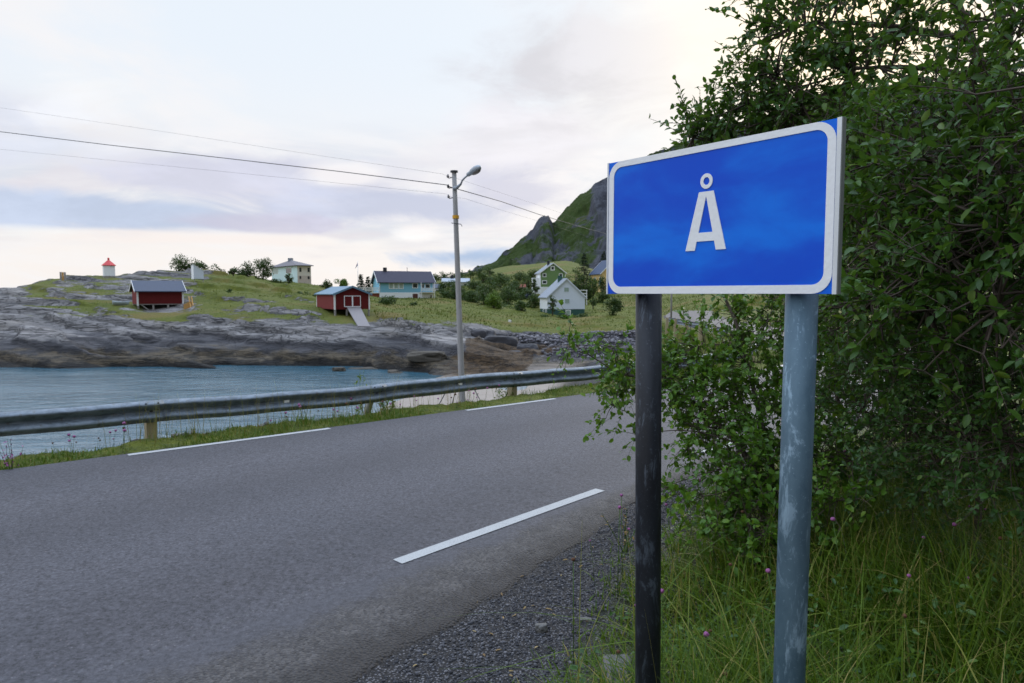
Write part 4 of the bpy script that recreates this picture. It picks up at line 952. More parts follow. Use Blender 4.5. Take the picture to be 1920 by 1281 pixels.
# dinghy lying on the rock
q0 = P(227, 574, 97.5); q0.z = float(ground_z(q0.x, q0.y)) + .02; mb = MB(); rows = []
dv = Vector((.93, .36, 0)); sv = Vector((-.36, .93, 0))
for k in range(11):
    u = k / 10 * 2 - 1; w_ = .5 * max(.02, 1 - max(0, u) ** 2.4 * 1.0 - max(0, -u) ** 6 * .35); zz_ = .12 * u * u
    for j in range(9):
        v = j / 8 * 2 - 1; rows.append(q0 + dv * u * 1.05 + sv * v * w_ + Vector((0, 0, .06 + zz_ + .52 * abs(v) ** 2.2)))
fs = [(i * 9 + j, i * 9 + j + 1, (i + 1) * 9 + j + 1, (i + 1) * 9 + j) for i in range(10) for j in range(8)]
din = empty('dinghy', q0, 'small pale dinghy lying on the rock left of the red boathouse', 'boat')
ho = mb.add(rows, fs).build('hull', paint('dinghy_hull', (.36, .42, .46, 1), .15, .5), din, True)
md = ho.modifiers.new('solid', 'SOLIDIFY'); md.thickness = .05
for u in (-.3, .3): MB().box(q0 + dv * u * 1.05 + Vector((0, 0, .38)), (.22, .8, .04), Matrix.Rotation(math.atan2(dv.y, dv.x), 4, 'Z')).build('thwart', M['grey_wood'], din)

# red shed with double door and ramp
Y1 = 87.0
h = House('boat_shed', 'red shed with pale blue sheet roof, white framed double door and plank ramp', 'shed', 627.5, Y1, 693.5, 30, zat(580.5, Y1), px_back=594.5)
wh = zat(551.5, Y1) - h.o.z; rise = zat(536.5, Y1 + 1) - h.o.z - wh - .1
h.walls(wh, rise, 'red_wall', 'y'); h.roof(wh, rise, 'sheet_roof', 'y', ov=.3, eave=.25, th=.10, trim='sheet_roof')
h.box((-.012, .1, .02), (-.003, h.D - .05, wh - .01), 'side_wall', 'red_lit_side')  # lighter sheet paints the light on the long left side
for x, y in ((0, 0), (h.L - .13, 0)): h.box((x - .02, -.04, -.05), (x + .15, .0 - .004, wh), 'corner_board', 'white_paint')
for y in (0, h.D - .15): h.box((-.045, y - .02, -.05), (-.013, y + .14, wh), 'corner_board', 'white_paint')
dz0, dz1 = zat(576, Y1) - h.o.z, zat(554.5, Y1) - h.o.z; dx0, dx1 = h.L * .27, h.L * .74
for k, (xa, xb) in enumerate(((dx0, (dx0 + dx1) / 2 - .01), ((dx0 + dx1) / 2 + .01, dx1))):
    mb = MB()
    mb.ring(h.o, h.ex, h.ey, h.ez, xa + .08, xb - .08, dz0 + .09, dz1 - .09, .085, -.06, -.004)
    d_ = h.box((xa + .08, -.03, dz0 + .09), (xb - .08, -.005, dz1 - .09), 'door', 'red_wall'); mb.build('door_frame', M['white_paint'], d_)
for x in (.1, h.L * .35, h.L - .1):
    for y in (.12, h.D - .3):
        q = h.pt(x, y, 0); h.box((x - .1, y - .1, float(ground_z(q.x, q.y)) - h.o.z - .5), (x + .1, y + .1, -.01), 'stilt', 'grey_wood')
r0, r1 = h.pt(dx0 + .35, -.02, dz0 - .02), h.pt(dx1 - .05, -.02, dz0 - .02)
e0, e1 = P(671, 603, Y1 - 6.5), P(694, 603, Y1 - 6.5)
for e in (e0, e1): e.z = float(ground_z(e.x, e.y)) + .12
mb = MB(); dn_ = Vector((0, 0, -.12)); mb.add([r0, r1, e1, e0, r0 + dn_, r1 + dn_, e1 + dn_, e0 + dn_], [(0, 1, 2, 3), (4, 7, 6, 5), (0, 4, 5, 1), (1, 5, 6, 2), (2, 6, 7, 3), (3, 7, 4, 0)]); mb.build('ramp', paint('ramp_wood', (.26, .24, .24, 1), .2, .8, 5, (.25, 'Y'), .15), h.root)

# small lighthouse
YL = 134.0; c = P(204.5, 515.5, YL); c.z = float(ground_z(c.x, c.y)) - .3
zl = zat(515.5, YL); z1, z2, z3 = zat(498.5, YL), zat(487.5, YL), zat(484.5, YL)
c.z = min(c.z, zl - .3)
lh = empty('lighthouse', Vector((c.x, c.y, zl)), 'little white six sided lighthouse with red pointed roof on top of the rock', 'lighthouse')
hx = lambda r, z: [Vector((c.x + r * math.cos(R(60 * k + 12)), c.y + r * math.sin(R(60 * k + 12)), z)) for k in range(6)]
M['lh_white'] = paint('lh_white', (.80, .82, .84, 1), .04, .5, 3, (.2, 'X'))
MB().prism(hx(1.10, c.z), Vector((0, 0, z1 - c.z))).build('tower', M['lh_white'], lh)
mb = MB(); mb.add(hx(1.30, z1 + .005) + hx(1.30, z1 + .10) + hx(.14, z2), [tuple(range(6))[::-1]] + [(i, (i + 1) % 6, 6 + (i + 1) % 6, 6 + i) for i in range(6)] + [(6 + i, 6 + (i + 1) % 6, 12 + (i + 1) % 6, 12 + i) for i in range(6)] + [tuple(range(12, 18))]); ro_ = mb.build('roof', M['red_roof'], lh)
MB().tube([Vector((c.x, c.y, z)) for z in (z2 - .05, z2 + .06, z2 + .2, z2 + .36, z2 + .45)], [.07, .16, .21, .15, .03], 12).build('finial', M['red_roof'], ro_, True)
MB().prism([v + Vector((0, 0, 0)) for v in hx(1.18, c.z)], Vector((0, 0, .45))).build('plinth', M['grey_wood'], lh)

# white lean-to privy
YW = 122.0
h = House('privy', 'small white windowless hut with a steep slanting roof on the grass before the round tree', 'hut', 366, YW, 384.5, 30, zat(523, YW), px_back=361.5)
g_ = min(0, float(ground_z(h.o.x, h.o.y)) - h.o.z) - .4
hl, hr_ = zat(497, YW) - h.o.z, zat(507.5, YW) - h.o.z
MB().prism([h.pt(0, 0, 0), h.pt(h.L, 0, 0), h.pt(h.L, 0, hr_), h.pt(0, 0, hl)], h.ey * h.D).build('wall', M['white_shaded_wall'], h.root)
MB().frame_box(h.o, h.ex, h.ey, h.ez, (-.012, 0, 0), (-.003, h.D, hl)).build('side_wall', M['white_wall'], h.root)  # brighter sheet stands in for light on the left face
kx = (h.ex * h.L + h.ez * (hr_ - hl)).normalized(); kn = kx.cross(h.ey).normalized(); kn = kn if kn.z > 0 else -kn
MB().prism([h.pt(0, -.08, hl) - kx * .1 + kn * .01, h.pt(h.L, -.08, hr_) + kx * .15 + kn * .01, h.pt(h.L, h.D + .08, hr_) + kx * .15 + kn * .01, h.pt(0, h.D + .08, hl) - kx * .1 + kn * .01], kn * .06).build('roof', M['white_wall'], h.root)
for x in (.1, h.L - .1): h.box((x - .06, .05, g_ - .3), (x + .06, .17, -.004), 'stilt', 'grey_wood')

# marker boards on the rock at the far left
for k, (px, py0, py1, mt_, lab) in enumerate(((114, 510, 521, 'grey_wood', 'weathered grey upright plank, left one of the short row on the rock'), (118, 510.5, 521, 'fresh_wood', 'yellowish upright plank in the middle of the short row on the rock'), (122, 510.5, 520.5, 'grey_wood', 'weathered grey upright plank, right one of the short row on the rock'))):
    a = P(px, py1, 128); a.z = min(a.z, float(ground_z(a.x, a.y))); zt = zat(py0, 128)
    tag(MB().box((a.x, a.y, (a.z + zt) / 2 - .1), (.30, .12, zt - a.z + .2)).build('marker_plank', M[mt_]), lab, 'plank', 'upright planks on the rock')

# cyan and cream hip roofed house
YC = 178.0
h = House('hip_roofed_house', 'two storey pale turquoise and cream house with low grey hip roof on the rise', 'house', 559.5, YC, 585, 38, zat(536, YC) , px_back=512)
th_ = zat(498.5, YC) - h.o.z; mid = zat(517, YC) - h.o.z
h.box((0, 0, -1.5), (h.L, h.D, mid), 'lower_wall', 'block_wall'); h.box((.02, .02, mid + .004), (h.L - .02, h.D - .02, th_), 'upper_wall', 'cream_wall')
h.box((-.03, .0, -1.5), (-.004, h.D, mid), 'lower_side', 'cyan_wall'); h.box((-.02, .02, mid + .01), (.014, h.D - .02, th_), 'upper_side', 'cyan_wall')
ov = .55; zt = zat(486, YC + 3) - h.o.z - th_
rb = [h.pt(-ov, -ov, th_ + .01), h.pt(h.L + ov, -ov, th_ + .01), h.pt(h.L + ov, h.D + ov, th_ + .01), h.pt(-ov, h.D + ov, th_ + .01)]
m1, m2_ = h.pt(h.L / 2, h.D / 2 - .6, th_ + zt), h.pt(h.L / 2, h.D / 2 + .6, th_ + zt)
rbt = [v + Vector((0, 0, .16)) for v in rb]
rf = MB().add(rb + rbt + [m1, m2_], [(3, 2, 1, 0), (0, 1, 5, 4), (1, 2, 6, 5), (2, 3, 7, 6), (3, 0, 4, 7), (4, 5, 8), (5, 6, 9, 8), (6, 7, 9), (7, 4, 8, 9)]).build('roof', M['grey_roof'], h.root)
c_ = h.pt(h.L / 2, h.D / 2, th_ + zt); MB().box(c_ + Vector((0, 0, .05)), (1.1, 1.1, 1.0)).build('chimney', M['slate_roof'], rf)
for x0, x1 in ((.14, .22), (.74, .84)):
    h.window('f', h.L * x0, h.L * x1 + .25, mid + 1.0, mid + 2.1, 'cream_wall', fw=.06); h.window('f', h.L * x0, h.L * x1 + .15, mid - .85, mid - .1, 'block_wall', fw=.06)
h.window('l', h.D * .22, h.D * .42, mid + .85, mid + 2.1, fw=.1); h.window('l', h.D * .74, h.D * .96, mid + .85, mid + 2.1, 'white_paint', 'curtain')

# flagpole
a = P(671.5, 545, 165); a.z = float(ground_z(a.x, a.y)); fp = empty('flagpole', a, 'thin white flagpole with a drooping red and blue pennant behind the red shed', 'flagpole')
zt = zat(489.5, 165); MB().tube([a - Vector((0, 0, .3)), Vector((a.x, a.y, zt))], [.07, .05], 8).build('pole', M['white_paint'], fp, True)
t0 = Vector((a.x, a.y - .03, zt - .25)); mb = MB()
for nm, mt_, o0, o1 in (('pennant', 'petal', 0, .5), ('stripe', 'blue_glass', .5, 1)):
    mb = MB(); A0 = t0 + Vector((0, 0, -.0 - .8 * o0)); A1 = t0 + Vector((0, 0, -.8 * o1)); tp = t0 + Vector((-.62, -.1, -1.6))
    mb.add([A0, A1, tp + Vector((0, 0, -.0)), A0 + Vector((0, .03, 0)), A1 + Vector((0, .03, 0)), tp + Vector((.02, .03, 0))], [(0, 1, 2), (3, 5, 4), (0, 3, 4, 1), (1, 4, 5, 2), (2, 5, 3, 0)]); pn = mb.build(nm, M[mt_], fp)

# blue house
YB = 152.0
h = House('blue_house', 'light blue house with dark roof, white ground floor and a balcony at its right end', 'house', 712.5, YB, 812.5, 22, zat(563, YB), depth=7.6)
wh = zat(528.5, YB) - h.o.z; fl = zat(548.5, YB) - h.o.z; rise = zat(509.5, YB + 3.8) - h.o.z - wh
h.walls(wh, rise, 'blue_wall'); rf = h.roof(wh, rise, 'dark_roof', ov=.55, eave=.45, th=.16, trim='white_paint')
h.box((-.02, -.03, -1.5), (h.L + .02, -.004, fl), 'ground_floor', 'white_wall'); h.box((-.035, 0, -1.5), (-.004, h.D, fl), 'ground_floor_side', 'white_wall')
for x in (-.03, h.L - .10): h.box((x, -.07, fl + .004), (x + .13, -.004, wh), 'corner_board', 'white_paint')
fx = lambda px: (px - 712.5) / 100.0 * h.L
fz = lambda py: zat(py, YB + 1.5) - h.o.z
for a, b in ((730.5, 737), (739.5, 746), (749, 755.5)): h.window('f', fx(a), fx(b), fz(541), fz(531.5), 'white_paint', 'curtain', .12)
h.window('f', fx(774), fx(782.5), fz(539.5), fz(532), 'white_paint', fw=.14, bars=0)
h.window('f', fx(791.5), fx(795), fz(540), fz(533), fw=.09); h.window('f', fx(798), fx(806), fz(540), fz(533), fw=.09)
for a, b in ((740, 745), (749.5, 755)): h.window('f', fx(a), fx(b), fz(557), fz(550.5), 'white_wall', fw=.06)
h.window('f', fx(797), fx(802.5), fz(558), fz(552), 'white_paint', fw=.06); h.box((fx(773.5), -.06, fz(562)), (fx(783), -.032, fz(551)), 'door', 'brown_door'); h.box((fx(806.5), -.06, fz(563)), (fx(810), -.032, fz(553.5)), 'door', 'grey_wood')
bx0, bx1 = fx(787), fx(813.5)
bal = h.box((bx0, -1.2, fl - .02), (bx1, -.035, fl + .12), 'balcony', 'white_paint')
for z in (.35, .62, .9): MB().frame_box(h.o, h.ex, h.ey, h.ez, (bx0, -1.22, fl + z), (bx1, -1.15, fl + z + .14)).build('railing_board', M['white_paint'], bal)
for x in (bx0, bx1 - .12): MB().frame_box(h.o, h.ex, h.ey, h.ez, (x, -1.14, -.6), (x + .12, -1.02, wh - .12)).build('balcony_post', M['white_paint'], bal)
c_ = h.pt(fx(729), h.D / 2, wh + rise); MB().box(c_ + Vector((0, 0, .35)), (.75, .75, 1.2)).build('chimney', M['chimney_dark'], rf)
MB().tube([h.pt(fx(771), h.D / 2, wh + rise), h.pt(fx(771), h.D / 2, wh + rise + 1.1)], .05, 6).build('aerial', M['dark_metal'], rf)
dk = empty('garden_deck', h.pt(-3.2, 1, fl), 'white railed deck on a brick red base at the left end of the blue house', 'deck')
o_ = h.o
MB().frame_box(h.o, h.ex, h.ey, h.ez, (-4.3, 0.3, -1.2), (-.06, 4, fl - .2)).build('base', M['brick_red'], dk); MB().frame_box(h.o, h.ex, h.ey, h.ez, (-4.5, .1, fl - .19), (-.05, 4.2, fl)).build('floor', M['white_paint'], dk)
for z in (.3, .62, .92): MB().frame_box(h.o, h.ex, h.ey, h.ez, (-4.5, .1, fl + z), (-.08, .16, fl + z + .16)).build('railing_board', M['white_paint'], dk)
for x in (-4.5, -3.1, -1.6, -.2): MB().frame_box(h.o, h.ex, h.ey, h.ez, (x, .165, fl), (x + .1, .26, fl + 1.08)).build('railing_post', M['white_paint'], dk)

# white bungalow behind, with a small white garage
YD = 205.0
h = House('white_bungalow', 'low white bungalow with pale roof behind the bushes and the leaning pole', 'house', 831, YD, 879.5, 6, zat(549, YD), depth=7)
wh = zat(529, YD) - h.o.z; rise = zat(523, YD + 3) - h.o.z - wh
h.walls(wh, rise, 'white_wall', below=1.5); rf = h.roof(wh, rise, 'pale_roof', ov=.4, eave=.5, th=.2)
h.box((h.L * .62, -.05, wh * .28), (h.L + .02, -.004, wh * .34), 'band', 'slate_roof')
for a, b in ((.18, .28), (.44, .52), (.80, .90)): h.window('f', h.L * a, h.L * b, wh * .5, wh * .82, fw=.1)
MB().box(h.pt(h.L * .36, h.D / 2, wh + rise + .3), (.9, .9, 1.6)).build('chimney', M['chimney_dark'], rf)
h = House('garage', 'small white gabled garage with blue grey roof between blue house and white bungalow', 'garage', 814.5, 188, 829, 4, zat(554, 188), depth=5)
wh = zat(540, 188) - h.o.z; rise = zat(533.5, 190) - h.o.z - wh
h.walls(wh, rise, 'white_wall', below=1.5); h.roof(wh, rise, 'blue_roof', ov=.3, eave=.3); h.window('f', h.L * .25, h.L * .45, wh * .35, wh * .75)

# green house
YG = 188.0
h = House('green_house', 'olive green gabled house with white trim on a white basement up the slope', 'house', 1013, YG, 1059.5, 10, zat(549, YG), px_back=1005)
wh = zat(511.5, YG) - h.o.z; rise = zat(493.5, YG) - h.o.z - wh; fl = zat(538, YG) - h.o.z
h.walls(wh, rise, 'green_wall', 'y'); h.roof(wh, rise, 'slate_roof', 'y', ov=.35, eave=.4, th=.14, trim='white_paint')
h.box((-.02, -.03, -2), (h.L + .02, -.004, fl), 'basement', 'white_wall'); h.box((-.04, 0, -2), (-.004, h.D, wh), 'side_wall', 'white_wall')
for x in (-.03, h.L - .12): h.box((x, -.06, fl + .01), (x + .16, -.004, wh), 'corner_board', 'white_paint')
gx = lambda px: (px - 1013) / 46.5 * h.L
gz_ = lambda py: zat(py, YG) - h.o.z
h.window('f', gx(1033.5), gx(1038), gz_(505.5), gz_(500.5), fw=.26); h.window('f', gx(1018), gx(1023), gz_(518.5), gz_(513.5), fw=.16); h.window('f', gx(1048.5), gx(1053.5), gz_(519), gz_(513.5), fw=.16); h.window('f', gx(1017.5), gx(1024), gz_(531.5), gz_(527), fw=.2)
h.box((-1.7, 1.2, -1), (-.05, 3.5, wh - 1.4), 'porch', 'white_wall')
MB().box(h.pt(h.L * .4, 2.5, wh + rise - .1), (.7, .7, 1.6)).build('chimney', M['chimney_dark'], h.root)

# white gable house on teal basement
YH = 140.0
h = House('white_gable_house', 'white gabled house with grey roof on a dark green basement above the shingle beach', 'house', 1026.5, YH, 1096.5, 10, zat(580, YH), px_back=1012.5)
wh = zat(556.5, YH) - h.o.z; rise = zat(523, YH) - h.o.z - wh
h.walls(wh, rise, 'white_shaded_wall', 'y'); h.roof(wh, rise, 'slate_roof', 'y', ov=.28, eave=.35, th=.14, trim='white_shaded_wall')
bz = zat(596, YH) - h.o.z - 1.0
h.box((.03, .03, bz), (h.L - .03, h.D - .03, -.004), 'basement', 'teal_base'); h.box((-.03, 0, 0), (-.004, h.D, wh), 'side_wall', 'white_wall')  # side sheet whiter than the front, painting light from the left
gx = lambda px: (px - 1026.5) / 70.0 * h.L
gz_ = lambda py: zat(py, YH + .5) - h.o.z
h.window('f', gx(1057.5), gx(1066), gz_(547), gz_(539.5), 'white_shaded_wall', 'curtain', .05); h.window('f', gx(1059), gx(1067), gz_(568.5), gz_(561), 'white_shaded_wall', 'curtain', .05)
o0 = h.o.copy(); h.o = h.o + h.ey * .03; w_ = h.window('f', gx(1061.5), gx(1068.5), gz_(591), gz_(582.5), 'white_paint', 'curtain', .16); h.o = o0
for k in range(3):
    y0 = h.D * (.12 + .3 * k); h.window('l', y0, y0 + .75, wh * .38, wh * .9, 'white_wall', fw=.08)
h.o = h.o + h.ex * .03
for k in range(2):
    y0 = h.D * (.15 + .35 * k); h.window('l', y0, y0 + .7, bz + 1.2, -.25, 'white_paint', fw=.14)
h.o = o0
MB().box(h.pt(h.L * .44, 3.6, wh + rise - .1), (.9, .9, 1.7)).build('chimney', M['teal_base'], h.root)

# yellow house
YY_ = 195.0
h = House('yellow_house', 'pale yellow house with navy blue roof half hidden behind the left edge of the sign', 'house', 1127, YY_, 1172, 14, zat(548, YY_), px_back=1107)
wh = zat(511.5, YY_) - h.o.z; rise = zat(487, YY_) - h.o.z - wh
h.walls(wh, rise, 'yellow_wall', 'y', below=2.5); h.roof(wh, rise, 'navy_roof', 'y', ov=.35, eave=.5, th=.16, trim='white_paint')
h.window('l', h.D * .05, h.D * .18, wh * .35, wh * .75, 'white_paint', 'blue_glass', .14); h.window('l', h.D * .5, h.D * .62, wh * .35, wh * .75, 'white_paint', 'blue_glass', .14)
h.window('f', h.L * .3, h.L * .45, wh * .35, wh * .75, 'white_paint', 'blue_glass', .14)

# small things between the houses
YR = 190.0
h = House('red_roofed_shed', 'tiny shed with orange red roof among the bushes left of the green house', 'shed', 968, YR, 985, 5, zat(551, YR), depth=4)
wh = zat(540.5, YR) - h.o.z; rise = zat(534, YR + 2) - h.o.z - wh
h.walls(wh, rise, 'grey_wood', below=1.5); h.roof(wh, rise, 'brick_red', ov=.3, eave=.3); M['brick_red'].node_tree; h.box((h.L * .3, -.05, .05), (h.L * .55, -.004, wh * .8), 'door', 'brown_door')
a, b = P(985.5, 544, 172), P(990.5, 553, 172); b.z = min(b.z, float(ground_z(b.x, b.y)) + .2)
e = b + (b - a).normalized() * 1.2
tag(MB().box((a + b) / 2, (.32, .1, (b - a).length), (b - a).to_track_quat('Z', 'Y').to_matrix().to_4x4()).build('leaning_plank', M['white_paint']), 'white plank leaning among the bushes left of the white gable house', 'plank')
def car(px, py, Y, rz, col, label):
    c = P(px, py, Y); c.z = float(ground_z(c.x, c.y)); t = empty('parked_car', c, label, 'car')
    m = Matrix.Rotation(rz, 4, 'Z'); f_ = lambda x, y, z: c + m @ Vector((x, y, z))
    side = [(-2.1, .35), (-2.15, .8), (-1.6, .95), (-1.1, 1.42), (.5, 1.45), (1.15, 1.0), (2.0, .85), (2.1, .4)]
    MB().prism([f_(x, -.82, z) for x, z in side], m @ Vector((0, 1.64, 0))).build('body', col, t)
    for y in (-.83, .83):
        q = [(-1.35, 1.0), (-1.0, 1.36), (.42, 1.38), (.92, 1.02)]; MB().prism([f_(x, y - .01, z) for x, z in q], m @ Vector((0, .02, 0))).build('window', M['glass'], t)
    MB().prism([f_(.56, -.7, 1.41), f_(.56, .7, 1.41), f_(1.12, .72, 1.03), f_(1.12, -.72, 1.03)], (m @ Vector((.05, 0, .05)))).build('windscreen', M['glass'], t)
    for x in (-1.3, 1.35):
        for y in (-.8, .8): MB().tube([f_(x, y - .1, .33), f_(x, y + .1, .33)], .33, 14).build('wheel', M['dark_metal'], t)
M['car_blue'] = paint('car_blue', (.02, .03, .06, 1), .1, .25)
car(996, 556, 171, R(20), M['car_blue'], 'dark blue car parked in the bushes left of the white gable house')
# white garden bench
c = P(1086, 549, 165); c.z = float(ground_z(c.x, c.y)); bt = empty('garden_bench', c, 'white garden bench on the slope right of the white gable house', 'bench')
zt = max(zat(543, 165) - c.z, .8)
for k in range(3): MB().box(c + Vector((0, .35, zt * (.55 + .2 * k))), (4.0, .08, .16)).build('back_slat', M['white_paint'], bt)
MB().box(c + Vector((0, 0, zt * .42)), (4.0, .6, .1)).build('seat', M['white_paint'], bt)
for x in (-1.8, 1.8): MB().box(c + Vector((x, .12, zt * .48 - .2)), (.14, .5, zt + .3)).build('leg', M['white_paint'], bt)
# mailbox on a post
c = P(957.5, 614, 104); c.z = float(ground_z(c.x, c.y)); mbx = empty('mailbox', c, 'white mailbox on a thin post in the meadow above the dark rocks', 'mailbox')
zt = zat(600, 104); MB().box((c.x - .15, c.y, zt - .4), (.42, .4, .8)).build('box', M['white_paint'], mbx); MB().box((c.x - .15, c.y - .205, zt - .1), (.44, .02, .2)).build('lid', M['white_wall'], mbx); MB().box((c.x + .11, c.y + .1, (c.z + zt) / 2 - .25), (.10, .10, zt - c.z + .2)).build('post', M['grey_wood'], mbx)
# pale curved plank / boat stem on the rock
pts = [P(892, 614.5, 92), P(895, 619, 91.6), P(899, 624, 91.2), P(903.5, 629.5, 90.6)]
pts[-1].z = float(ground_z(pts[-1].x, pts[-1].y)) - .05
tag(MB().tube(pts, [.03, .12, .16, .12], 8).build('curved_beam', M['white_paint'], None, True), 'pale curved boat timber lying on the rock edge below the meadow', 'timber')
# thin pole by the distant road
a = P(1258, 619, 40); a.z = float(ground_z(a.x, a.y)); zt = zat(420, 40); dp = empty('road_lamp', a, 'thin grey pole beside the distant road, seen between the two sign posts', 'pole')
MB().tube([a - Vector((0, 0, .3)), Vector((a.x, a.y, zt))], [.06, .04], 8).build('pole', M['pole'], dp, True); MB().tube([Vector((a.x, a.y, zt - .02)), Vector((a.x, a.y, zt + .08))], [.06, .05], 8).build('cap', M['dark_metal'], dp, True)

# ------------------------------------------------------------------ plants: helpers
def unit(v): return v / np.maximum(np.linalg.norm(v, axis=-1, keepdims=True), 1e-9)
def rvec(n): return unit(rng.normal(size=(n, 3)))
LT = np.array([(0, 0, 0), (.28, -.40, .10), (.28, .40, .10), (.30, 0, 0), (.68, -.38, .06), (.68, .38, .06), (.70, 0, -.03), (1, 0, -.12)])
LF = [(0, 1, 3), (0, 3, 2), (1, 4, 6, 3), (3, 6, 5, 2), (4, 7, 6), (6, 7, 5)]
def leaves(name, pos, axis, nrm, length, width, mat, parent=None, rnd=None, kind=None):
    n = len(pos); a = unit(axis); b = unit(np.cross(nrm, a)); c = np.cross(a, b)
    L = np.asarray(length)[:, None, None]; t = LT[None]
    V = pos[:, None] + a[:, None] * t[..., :1] * L + b[:, None] * t[..., 1:2] * L * width + c[:, None] * t[..., 2:] * L
    off = (np.arange(n) * 8)
    flat = np.concatenate([np.concatenate([np.array(f)[None] + off[:, None] for f in LF], 1)], 0)
    cnt = np.tile([len(f) for f in LF], n)
    rnd = rng.random(n) if rnd is None else rnd
    o = np_mesh(name, V.reshape(-1, 3), flat.reshape(-1), cnt, mat, parent, dict(rnd=np.repeat(rnd, 8)), sm=True)
    return o
def tubes(name, polys, radii, mat, parent, n=5):
    """many polylines of equal point count: polys (k, m, 3), radii (k, m)"""
    P_ = np.asarray(polys, float); k, m, _ = P_.shape
    t = unit(np.gradient(P_, axis=1)); ref = np.where(np.abs(t[..., :1]) < .8, np.array([1., 0, 0]), np.array([0, 1., 0]))
    a = unit(ref - t * (ref * t).sum(-1, keepdims=True)); b = np.cross(t, a)
    q = np.arange(n) * 2 * np.pi / n
    V = P_[:, :, None] + (a[:, :, None] * np.cos(q)[None, None, :, None] + b[:, :, None] * np.sin(q)[None, None, :, None]) * np.asarray(radii)[:, :, None, None]
    i = np.arange(m - 1)[:, None] * n; j = np.arange(n)[None]; j2 = (j + 1) % n
    f = np.stack([i + j, i + j2, i + n + j2, i + n + j], -1).reshape(-1)
    F_ = (np.arange(k)[:, None] * (m * n) + f[None]).reshape(-1)
    return np_mesh(name, V.reshape(-1, 3), F_, 4, mat, parent, sm=True)
def bez(a, b, c, m):
    t = np.linspace(0, 1, m)[:, None]; return (1 - t) ** 2 * a + 2 * t * (1 - t) * b + t * t * c

def leafy_tree(name, label, cat, stems, lobes, targets, leaf_len, leaf_w, mat, per_twig=12, twig_len=.3, twigs=3, droop=0.0, limb_r=.02, group=None):
    """stems: list of stem polylines (points); lobes: (centre, radius, weight)"""
    base = Vector(stems[0][0]); root = empty(name, base, label, cat, group)
    stems_np = []
    for s_ in stems:
        r0 = s_[-1][1] if isinstance(s_[-1], tuple) and len(s_[-1]) == 2 else None
        pts = np.array([tuple(q) for q in s_]); c = spline(pts, 8); stems_np.append(c)
        L = len(c); MB().tube([Vector(q) for q in c], [limb_r * 2.2 * (1 - .6 * k / L) for k in range(L)], 8).build('trunk', M['bark'], root, True)
    allst = np.concatenate([s_[len(s_) // 4:] for s_ in stems_np])
    limbs, limb_rad, tw, tw_r, lp, la, ln, lr = [], [], [], [], [], [], [], []
    wsum = sum(l[2] for l in lobes)
    for c, r, w_ in lobes:
        c = np.array(c); r = np.array(r if hasattr(r, '__len__') else (r, r, r), float)
        d = np.linalg.norm(allst - c, axis=1) + np.maximum(allst[:, 2] - c[2], 0) * 1.5
        st = allst[np.argmin(d)]
        mid = (st + c) / 2 + rng.normal(size=3) * .12 * np.linalg.norm(c - st) + np.array([0, 0, .10 * np.linalg.norm(c - st)])
        lim = bez(st, mid, c, 12); limbs.append(lim); limb_rad.append(np.linspace(limb_r, limb_r * .35, 12) * min(1.3, .5 + np.mean(r)))
        nt_ = max(3, int(targets * w_ / wsum))
        u = rvec(nt_); tg = c + u * r * (rng.random((nt_, 1)) ** .45)
        for q, uu in zip(tg, u):
            dd = np.linalg.norm(lim[3:] - q, axis=1); s0 = lim[3 + np.argmin(dd)]
            m_ = (s0 + q) / 2 + rng.normal(size=3) * .15 * np.linalg.norm(q - s0)
            bl = bez(s0, m_, q, 6); tw.append(bl); tw_r.append(np.linspace(.006, .003, 6) * (limb_r / .02))
            for k in range(twigs):
                dr = unit(uu * .8 + rng.normal(size=3) * .75 + np.array([0, 0, .15 - droop]))
                Lg = twig_len * rng.uniform(.6, 1.3); e = q + dr * Lg
                tb = bez(q, q + dr * Lg * .5 + np.array([0, 0, .06 * Lg]), e + np.array([0, 0, -droop * Lg * .5]), 6)
                tw.append(tb); tw_r.append(np.linspace(.0026, .0011, 6) * (limb_r / .02) ** .5)
                nl = rng.integers(int(per_twig * .7), int(per_twig * 1.3) + 1)
                f = np.sort(rng.uniform(.08, 1.0, nl)); f[-1] = 1.0
                ps = np.stack([np.interp(f, np.linspace(0, 1, 6), tb[:, j]) for j in range(3)], 1)
                side = unit(np.cross(dr, rng.normal(size=3))); sg = np.where(np.arange(nl) % 2, 1, -1)[:, None]
                ax = unit(dr * .75 + side * sg * .8 + rng.normal(size=(nl, 3)) * .38 + np.array([0, 0, -droop * .4]))
                lp.append(ps); la.append(ax); ln.append(unit(np.array([0, 0, .9]) + rng.normal(size=(nl, 3)) * .55 + uu * .25)); lr.append(leaf_len * rng.uniform(.42, 1.3, nl))
    tubes('branches', limbs, limb_rad, M['bark'], root, 7); tubes('twigs', tw, tw_r, M['bark'], root, 4)
    lp, la, ln, lr = map(np.concatenate, (lp, la, ln, lr))
    col = np.clip(rng.beta(1.5, 2.2, len(lp)) + .35 * fbm(lp[:, 0] * 2, lp[:, 1] * 2, lp[:, 2] * 2, 3), 0, 1)
    leaves('crown', lp, la, ln, lr, leaf_w, mat, root, col)
    return root
def lobe(px, py, Y, r, w_=1.0): return (tuple(P(px, py, Y)), r, w_)

